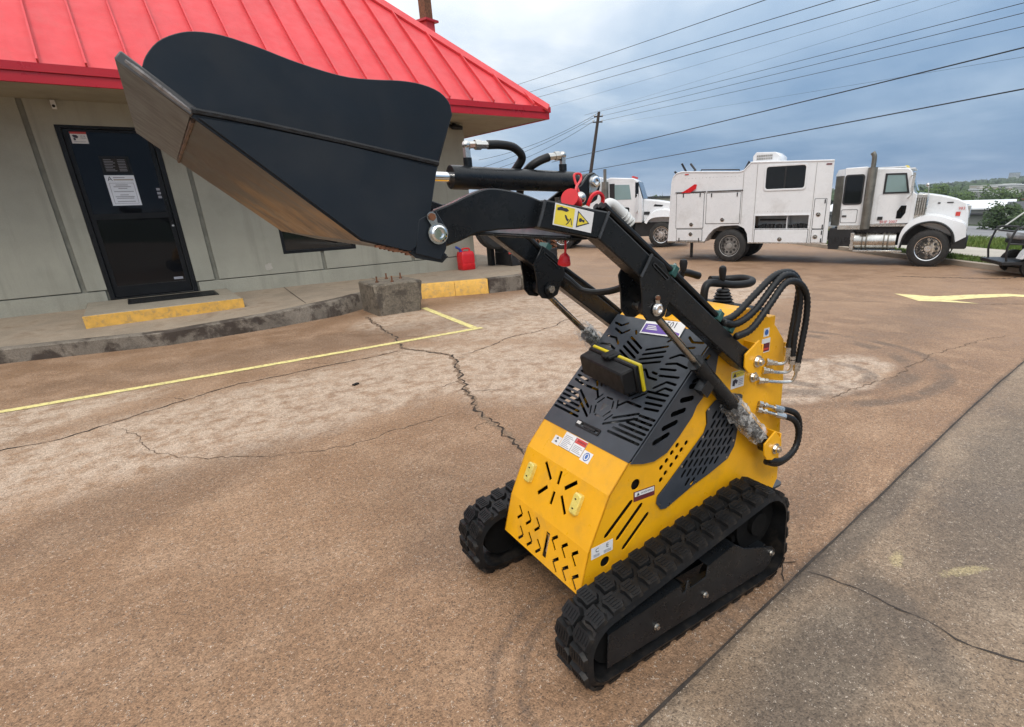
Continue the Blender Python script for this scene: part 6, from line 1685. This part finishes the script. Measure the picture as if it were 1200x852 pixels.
ap(MB().cyl((.0, -.42, .23), (.55, -.42, .20), .05, n=14), "drive_motor", G["hood_grey"])
ap(MB().box((-.22, -.405, .20), (.16, .01, .03)).box((.05, -.405, .12), (.10, .01, .03)), "decal", G["label_red"])
for k in range(9): ap(MB().box((.72, -.33 + .0 * k, .06 + .06 * k), (.09, .10, .035), Matrix.Rotation(.5, 3, 'Y')), "digging_tooth", G["rust"])
# ---- golf cart, only its tail end is in the picture
ca, sa = cos(radians(-63)), sin(radians(-63))
gc = thing("golf_cart", "golf cart with a black rear rack and plastic wrapped grey seats at the right edge", "golf cart", (15.95, 3.82, -.42), radians(-53))
gp = lambda mb, name, m_, **k: mb.build(name, m_, gc, **k)
# x forward (out of the picture to the right), y left, right side toward the camera at y=-.6
gp(MB().tube([(-.34, -.46, .34), (-.38, -.46, .62), (-.30, -.46, .98), (-.20, -.46, 1.05), (.15, -.46, 1.03)], .024, 8, 3).tube([(-.02, -.46, .34), (.02, -.46, .60), (-.06, -.46, .78)], .020, 8, 3).tube([(.10, -.46, .36), (.17, -.46, .62), (.17, -.46, .80)], .020, 8, 3).tube([(-.36, -.46, .72), (-.0, -.46, .70)], .018, 8, 1), "grab_rail", G["truck_black"])
gp(MB().tube([(-.34, .46, .34), (-.38, .46, .62), (-.30, .46, .98), (-.20, .46, 1.05), (.15, .46, 1.03)], .024, 8, 3).tube([(-.30, -.46, .98), (-.32, .46, .98)], .02, 8, 1), "grab_rail", G["truck_black"])
gp(MB().box2((-.46, -.56, .26), (-.05, .56, .34)).box2((-.1, -.52, .22), (2.3, .52, .34)), "foot_deck", G["truck_black"], bevel=.01)
gp(MB().box2((-.06, -.50, .68), (.75, .50, .78)).box2((.3, -.46, .34), (1.2, .46, .70)), "rear_frame", G["truck_black"], bevel=.01)
def pillow(x0, x1, y0, y1, z0, z1, name, seed):
    bm = bmesh.new(); bmesh.ops.create_cube(bm, size=1.0)
    bmesh.ops.subdivide_edges(bm, edges=bm.edges[:], cuts=5, use_grid_fill=True)
    for v in bm.verts:
        p = v.co * 2; l_ = max(abs(p.x), abs(p.y), abs(p.z)); q = p.normalized() * 1.2
        p = p.lerp(q, .35); n_ = noise.noise(p * 2.3 + Vector((seed, 0, 0))) * .12
        p *= (1 + n_); v.co = Vector(((x0 + x1) / 2 + p.x * (x1 - x0) / 2, (y0 + y1) / 2 + p.y * (y1 - y0) / 2, (z0 + z1) / 2 + p.z * (z1 - z0) / 2))
    me = bpy.data.meshes.new(name); bm.to_mesh(me); bm.free(); me.materials.append(G["seat_grey"])
    me.polygons.foreach_set('use_smooth', [True] * len(me.polygons))
    o = bpy.data.objects.new(name, me); COL.objects.link(o); o.parent = gc; return o
pillow(-.08, .50, -.50, .50, .78, .94, "seat", 1)
pillow(.54, .74, -.50, .50, .90, 1.28, "backrest", 2)
pillow(.85, 1.05, -.50, .50, .86, 1.24, "backrest", 3)
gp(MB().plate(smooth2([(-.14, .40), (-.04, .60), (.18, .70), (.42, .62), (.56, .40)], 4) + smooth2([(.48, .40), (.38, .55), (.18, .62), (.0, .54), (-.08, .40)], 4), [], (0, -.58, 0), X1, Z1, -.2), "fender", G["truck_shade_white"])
gp(MB().plate([(.66, .36), (.70, .56), (.95, .66), (1.6, .64), (2.2, .5), (2.2, .34)], [], (0, -.56, 0), X1, Z1, -1.1), "body", G["truck_white"], bevel=.03)
gp(MB().box((1.05, -.565, .55), (.20, .01, .09)), "decal", G["label_red"])
gp(MB().box((.24, -.42, .44), (.16, .12, .10)).box((.46, -.42, .44), (.10, .12, .08)), "tail_lamp", G["lamp_lens"])
for x in (.20, 2.1):
    for y, s_ in ((-.60, -1), (.60, 1)): wheel(gc, x, y, .25, .25, .20, s_, G["rim_alu"], 8)
# ================================================================ POLES, WIRES, TREES, TOWN
up_ = thing("utility_pole", "tall thin wooden utility pole leaning slightly with wires at its top", "utility pole", (35.2, 42.4, -1.2))
def dd(v, k): return Vector((v[0] * k, v[1] * k, (v[2] - 1.53) * k + 1.53))
kP = 1.4
top = dd((26.33, 30.11, 6.92), kP); bot = dd((25.54, 30.78, .9), kP)
PO = tuple(up_.location)
MB().cyl(bot, top, .19, .125, n=12).build("pole", G["pole_wood"], up_, PO)
cd = Vector((.78, -.62, 0)).normalized()
for fz, ln_ in ((.955, .8), (.90, .9)):
    q = bot.lerp(top, fz)
    MB().box(q, (ln_, .10, .10), Matrix.Rotation(atan2(cd.y, cd.x) , 3, 'Z')).build("cross_arm", G["pole_wood"], up_, PO)
    for s_ in (-1, 1): MB().cyl(q + cd * s_ * ln_ * .46, q + cd * s_ * ln_ * .46 + Z1 * .18, .045, n=8).build("insulator", G["far_white"], up_, PO)
WR = [((21.93, 33.45, 8.57), (14.67, 10.42, 6.37), .015, 1.0), ((22.56, 33.03, 8.15), (15.57, 9.04, 6.16), .015, 1.0), ((22.89, 32.8, 7.82), (16.06, 8.13, 6.01), .015, 1.0),
      ((23.39, 32.45, 7.2), (16.43, 7.35, 5.87), .006, 1), ((26.5, 29.96, 7.06), (16.77, 6.53, 5.72), .005, 1), ((26.42, 30.04, 6.97), (17.23, 5.2, 5.46), .012, 1),
      ((26.41, 30.04, 6.67), (17.27, 5.06, 5.27), .012, 1), ((26.32, 30.12, 6.37), (17.29, 5.01, 5.0), .012, 1), ((24.75, 31.42, 4.24), (17.31, 4.93, 4.57), .026, 1),
      ((26.16, 30.26, 3.49), (17.36, 4.76, 3.71), .026, 1), ((28.08, 28.49, 6.37), (17.32, 4.89, 4.38), .005, 1)]
wl_ = ["topmost of the fine power lines crossing the sky above the red roof", "second fine power line above the roof corner", "third fine power line just above the roof corner", "very faint wire below the three lines over the roof corner",
       "faintest wire crossing the upper sky to the pole top", "upper of the three wires running right from the pole top", "middle of the three wires running right from the pole top", "lower of the three wires running right from the pole top",
       "thick black cable sloping down toward the loader arm", "thick black cable just above the service truck", "very faint wire between the two thick black cables"]
for (a, b, r, k), lab in zip(WR, wl_):
    A, B = dd(a, kP), dd(b, kP)
    A2 = A + (A - B) * .12; B2 = B + (B - A) * .9
    P = []
    for i in range(25):
        t = i / 24; p = A2.lerp(B2, t); P.append(p - Z1 * (4 * t * (1 - t) * .12))
    tag(MB().tube(P, r * .9, 5, 1).build("power_line", G["wire"]), lab, "power line", "power lines across the sky")
WL = [((26.25, 30.18, 6.83), (9.76, 15.13, 3.1)), ((26.16, 30.26, 6.63), (9.15, 15.5, 2.75)), ((26.11, 30.3, 6.43), (9.74, 15.14, 2.78))]
for (a, b), lab in zip(WL, ("upper wire running left from the pole behind the shop", "middle wire running left from the pole behind the shop", "lower wire running left from the pole behind the shop")):
    A = dd(a, kP); B = dd(b, 40 / 18 * kP)
    B2 = A + (B - A) * 1.4
    P = [A.lerp(B2, i / 20) - Z1 * (4 * (i / 20) * (1 - i / 20) * .5) for i in range(21)]
    tag(MB().tube(P, .016, 5, 1).build("power_line", G["wire"]), lab, "power line", "power lines across the sky")
# red steel post standing up behind the roof
rp = thing("red_sign_post", "red and black steel sign post rising behind the red roof", "sign post", (9.05, 18.45, 0), .3)
RP = (9.05, 18.45, 0)
MB().box((9.05, 18.45, 3.4), (.34, .34, 7.0)).build("post", G["roof_red"], rp, RP, bevel=.01)
MB().box((9.05, 18.45, 6.93), (.52, .52, .06)).build("flange", G["fascia_red"], rp, RP)
MB().box((9.05, 18.45, 8.6), (.28, .28, 3.3)).build("upper_post", G["rust"], rp, RP)

def tree(x, y, z, h, r, leaf, label, n, seed, group, trunk=.25, ls=1.0):
    rnd = random.Random(seed)
    t = thing("broadleaf_tree", label, "tree", (x, y, z), 0, group)
    tm = MB().tube([(0, 0, -.3), (rnd.uniform(-.1, .1), 0, h * .3), (rnd.uniform(-.3, .3), rnd.uniform(-.3, .3), h * .75)], h * .022, 7, 3)
    for k in range(4):
        a = rnd.uniform(0, 6.28); tm.tube([(0, 0, h * .25 + k * h * .08), (cos(a) * r * .4, sin(a) * r * .4, h * .5 + k * h * .06)], h * .010, 5, 1)
    tm.build("trunk", G["bark"], t)
    V = []; F_ = []
    cl = []
    for k in range(16):
        a = rnd.uniform(0, 6.28); zz = rnd.uniform(trunk, .95); rad = r * math.sqrt(max(.05, 1 - ((zz - .55) / .55) ** 2)) * rnd.uniform(.25, .85)
        cl.append((cos(a) * rad, sin(a) * rad, zz * h, r * rnd.uniform(.28, .48)))
    for i in range(n):
        cx, cy, cz, cr = cl[i % len(cl)]
        d = Vector((rnd.gauss(0, 1), rnd.gauss(0, 1), rnd.gauss(0, .8))).normalized() * cr * (rnd.random() ** .4)
        p = Vector((cx, cy, cz)) + d
        if p.z < h * .05: p.z = h * .05
        s_ = ls * r * rnd.uniform(.05, .10)
        u = Vector((rnd.gauss(0, 1), rnd.gauss(0, 1), rnd.gauss(0, .6))).normalized(); v = u.orthogonal().normalized()
        o = len(V); V += [p - u * s_, p + v * s_ * .7, p + u * s_, p - v * s_ * .7]; F_.append((o, o + 1, o + 2, o + 3))
    MB().add(V, F_).build("crown", G[leaf], t, angle=180)
    return t
# row of trees beyond the warehouse
rnd = random.Random(11)
lab = ["dark leafy tree half hidden behind the truck cab mirror", "bushy green tree above the truck bonnet", "pale green rounded tree right of the truck cab", "mid green tree above the bonnet's front", "low dark tree left of the pale warehouse roof", "small round tree over the warehouse roof", "broad low tree behind the warehouse ridge", "dark clump of a tree left of the red roofed store", "rounded green tree under the distant town", "low tree right of the warehouse ridge"]
pxs = [(128, 61, 3.4, "leaf_dark"), (136, 59, 2.2, "leaf_mid"), (131, 54.5, 3.0, "leaf_dark"), (142, 56, 1.3, "leaf_mid"), (144, 51.5, 1.9, "leaf_mid"), (146, 49.0, .2, "leaf_dark"), (150, 48.3, -.5, "leaf_mid"), (152, 43.5, -.9, "leaf_dark"), (160, 43.5, -.2, "leaf_mid"), (165, 40.5, -1.0, "leaf_dark")]
for i, ((x, y, topz, lf), lb) in enumerate(zip(pxs, lab)):
    z = terrain(x, y) - .3; hgt = topz - z + rnd.uniform(-.4, .6)
    tree(x, y, z, hgt, 3.3 + rnd.uniform(-.7, 1.3), lf, lb, 1700, 20 + i, "trees beyond the road", .1, .9)
z = terrain(77.3, 20.4)
tree(77.4, 20.5, z - .2, -.55 - z, 2.1, "leaf_dark", "dense dark green tree standing before the grey warehouse wall", 2200, 50, "trees beyond the road", .03, 1.0)
tree(74.0, 16.8, terrain(74, 16.8) - .2, 2.2, 2.0, "leaf_dark", "low dark bush beside the road at the picture's right edge", 1200, 52, "trees beyond the road", .03, 1.0)
tree(21.6, 4.25, -.35, 1.15, .62, "leaf_bright", "bright green bush behind the golf cart seat", 1600, 53, "trees beyond the road", .05, 1.0)
# distant wood on the hill, one mass
V = []; F_ = []; rnd = random.Random(77)
for i in range(5200):
    az = radians(rnd.uniform(6, 44)); r = rnd.choice((rnd.uniform(330, 600), rnd.uniform(600, 1100), rnd.uniform(1100, 1550)))
    x, y = r * cos(az), r * sin(az); z = terrain(x, y); s_ = rnd.uniform(3.0, 6.5)
    if r < 760 and az < radians(17.8): continue
    for k in range(5):
        p = Vector((x + rnd.gauss(0, s_ * .5), y + rnd.gauss(0, s_ * .5), z + rnd.uniform(.1, .9) * s_)); u = Vector((rnd.gauss(0, 1), rnd.gauss(0, 1), rnd.gauss(0, .6))).normalized() * s_ * .6; v = u.orthogonal().normalized() * s_ * .5
        o = len(V); V += [p - u, p + v, p + u, p - v]; F_.append((o, o + 1, o + 2, o + 3))
MB().add(V, F_).build("distant_wood", G["leaf_dark"], kind='stuff', angle=180)
# warehouse below the road
def house(name, label, cx, cy, L, D, hw, hr, rz, wall, roofm, z=None, group=None, doors=3, eave=.6):
    z = terrain(cx, cy) - .1 if z is None else z
    t = thing(name, label, "building", (cx, cy, z), rz, group)
    MB().box2((-L / 2, -D / 2, 0), (L / 2, D / 2, hw)).build("wall", G[wall], t)
    r = MB().add([(-L / 2 - eave, -D / 2 - eave, hw), (L / 2 + eave, -D / 2 - eave, hw), (L / 2 + eave, 0, hw + hr), (-L / 2 - eave, 0, hw + hr), (L / 2 + eave, D / 2 + eave, hw), (-L / 2 - eave, D / 2 + eave, hw),
                  (-L / 2 - eave, -D / 2 - eave, hw - .18), (L / 2 + eave, -D / 2 - eave, hw - .18), (L / 2 + eave, D / 2 + eave, hw - .18), (-L / 2 - eave, D / 2 + eave, hw - .18)],
                 [(0, 1, 2, 3), (3, 2, 4, 5), (0, 6, 7, 1), (1, 7, 8, 4, 2), (5, 9, 6, 0, 3), (4, 8, 9, 5), (6, 9, 8, 7)])
    r.build("roof", G[roofm], t, angle=20)
    return t
wr = atan2(-.866, -.5) + pi
wr = radians(-75.5)
w1 = house("warehouse", "long grey warehouse with a low white metal roof across the road", 100.6, 38.3, 24, 14, 2.3, .95, wr, "warehouse_wall", "warehouse_roof", z=-3.7, eave=.5)
MB().box2((-12.0, -7.9, 1.45), (12.0, -7.02, 1.62)).build("canopy", G["dark_roof"], w1)
for x in (-8, -3, 2.5, 8): MB().box2((x - 1.2, -7.06, 0), (x + 1.2, -6.98, 1.4)).build("roller_door", G["warehouse_wall"], w1)
w2 = house("warehouse", "low building with a dark roof and white fascia right of the grey warehouse", 100.5, 14.4, 22, 14, 2.1, .95, wr, "warehouse_wall", "dark_roof", z=-3.7)
MB().box2((-11.6, -7.9, 1.45), (11.6, -7.62, 1.9)).build("fascia", G["far_white"], w2)
house("store", "small store with a red roof below the distant town", 243, 61, 9, 9, 2.2, 1.6, .3, "far_beige", "far_red", z=-6.4)
house("store", "pale beige block right of the red roofed store", 246, 54, 10, 10, 3.0, .4, .3, "far_beige", "far_beige", z=-6.4)
# the town on the slope: each block a thing
rnd = random.Random(5)
for i in range(40):
    az = radians(rnd.uniform(9.5, 17.3)); r = rnd.uniform(440, 780)
    x, y = r * cos(az), r * sin(az); z = terrain(x, y)
    L = rnd.uniform(8, 26); D = rnd.uniform(8, 14); hh2 = rnd.uniform(2.4, 4.6)
    t = thing("town_building", "small pale block among the crowded buildings of the distant town", "building", (x, y, z), rnd.uniform(-.6, .6) + az, "pale buildings of the distant town")
    MB().box2((-D / 2, -L / 2, -.5), (D / 2, L / 2, hh2)).build("wall", G[rnd.choice(("far_white", "far_white", "warehouse_wall", "far_beige"))], t)
    MB().box2((-D / 2 - .2, -L / 2 - .2, hh2), (D / 2 + .2, L / 2 + .2, hh2 + .35)).build("roof", G[rnd.choice(("far_white", "warehouse_roof", "dark_roof"))], t)
tw = thing("office_tower", "grey office tower standing faint on the hilltop skyline", "tower", (1741, 456, 6), .26)
MB().box2((-9, -11, -10), (9, 11, 23)).build("tower_shaft", G["far_glass"], tw)
for k in range(9): MB().box2((-9.3, -11.3, -4 + k * 3.0), (9.3, 11.3, -3.2 + k * 3.0)).build("floor_band", G["far_white"], tw)
hl = thing("hilltop_house", "white house alone on the distant hilltop", "building", (1440, 372, terrain(1440, 372)), .2)
MB().box2((-6, -8, -2), (6, 8, 4)).build("wall", G["far_white"], hl); MB().box2((-7, -9, 4), (7, 9, 5)).build("roof", G["far_white"], hl)
# low sheds seen between the two trucks, and parked colour beyond the shop
for (x, y, L, hgt, m_, lb) in ((88, 81.5, 7, 3.2, "far_beige", "beige shed seen between the two white trucks"), (84, 86.5, 9, 2.6, "warehouse_wall", "long low grey shed behind the tractor's bonnet"), (95, 90, 12, 2.2, "far_white", "pale low roof at the horizon between the trucks")):
    t = thing("shed", lb, "building", (x, y, terrain(x, y) - .3), .7)
    b0 = 1.2 - terrain(x, y)
    MB().box2((-L / 2, -4, 0), (L / 2, 4, hgt + b0 * .2)).build("wall", G[m_], t); MB().box2((-L / 2 - .3, -4.3, hgt + b0 * .2), (L / 2 + .3, 4.3, hgt + b0 * .2 + .3)).build("roof", G["dark_roof"], t)
bl_ = thing("parked_van", "blue van far off, seen under the tilt cylinder", "van", (33.5, 49.5, -.55), -.7)
MB().plate([(-2.2, .4), (-2.2, 2.3), (.9, 2.3), (1.5, 1.5), (2.3, 1.3), (2.4, .4)], [], (0, -.95, 0), X1, Z1, -1.9).build("body", G["far_blue"], bl_, bevel=.05)
MB().box2((.2, -.97, 1.5), (1.1, .97, 2.1)).build("window", G["far_glass"], bl_)
for x in (-1.4, 1.5):
    for y in (-.96, .96): MB().cyl((x, y - .1, .35), (x, y + .1, .35), .35, n=16).build("wheel", G["tyre"], bl_)
# white boom of the drop gate behind the cart, the long low rail at the road
pb = thing("barrier_boom", "thin white barrier arm slanting up behind the golf cart", "barrier", (23.5, 6.9, -.9))
MB().cyl((24.0, 6.75, -.30), (24.45, 5.70, .80), .025, n=8).build("boom", G["far_white"], pb, (23.5, 6.9, -.9))
MB().box2((23.9, 6.65, -1.2), (24.1, 6.85, -.25)).build("post", G["dark_roof"], pb, (23.5, 6.9, -.9))
gr = thing("guard_rail", "long dark steel guard rail along the near side of the road", "guard rail", (43.3, 12.3, -2.6))
GO = (43.3, 12.3, -2.6)
q0 = Vector((43.3, 12.3, -1.70)); 
MB().box(q0, (60, .08, .26), Matrix.Rotation(atan2(-.866, -.5), 3, 'Z')).build("rail", G["stack_metal"], gr, GO)
for k in range(-7, 8):
    p = q0 + Vector((-.5, -.866, 0)) * (k * 4)
    MB().box((p.x + .1, p.y - .06, -2.2), (.12, .12, 1.1)).build("post", G["stack_metal"], gr, GO)
# ---------------------------------------------------------------- the air
hz_m = bpy.data.materials.new("haze"); hz_m.use_nodes = True
ht = hz_m.node_tree; ht.nodes.clear()
ho = ht.nodes.new('ShaderNodeOutputMaterial'); hv = ht.nodes.new('ShaderNodeVolumePrincipled')
hv.inputs['Color'].default_value = (.80, .88, 1.0, 1); hv.inputs['Density'].default_value = .00020
ht.links.new(hv.outputs[0], ho.inputs['Volume'])
MB().box2((-8200, -8200, -9.5), (8200, 8200, 34)).build("haze", hz_m, kind='stuff')
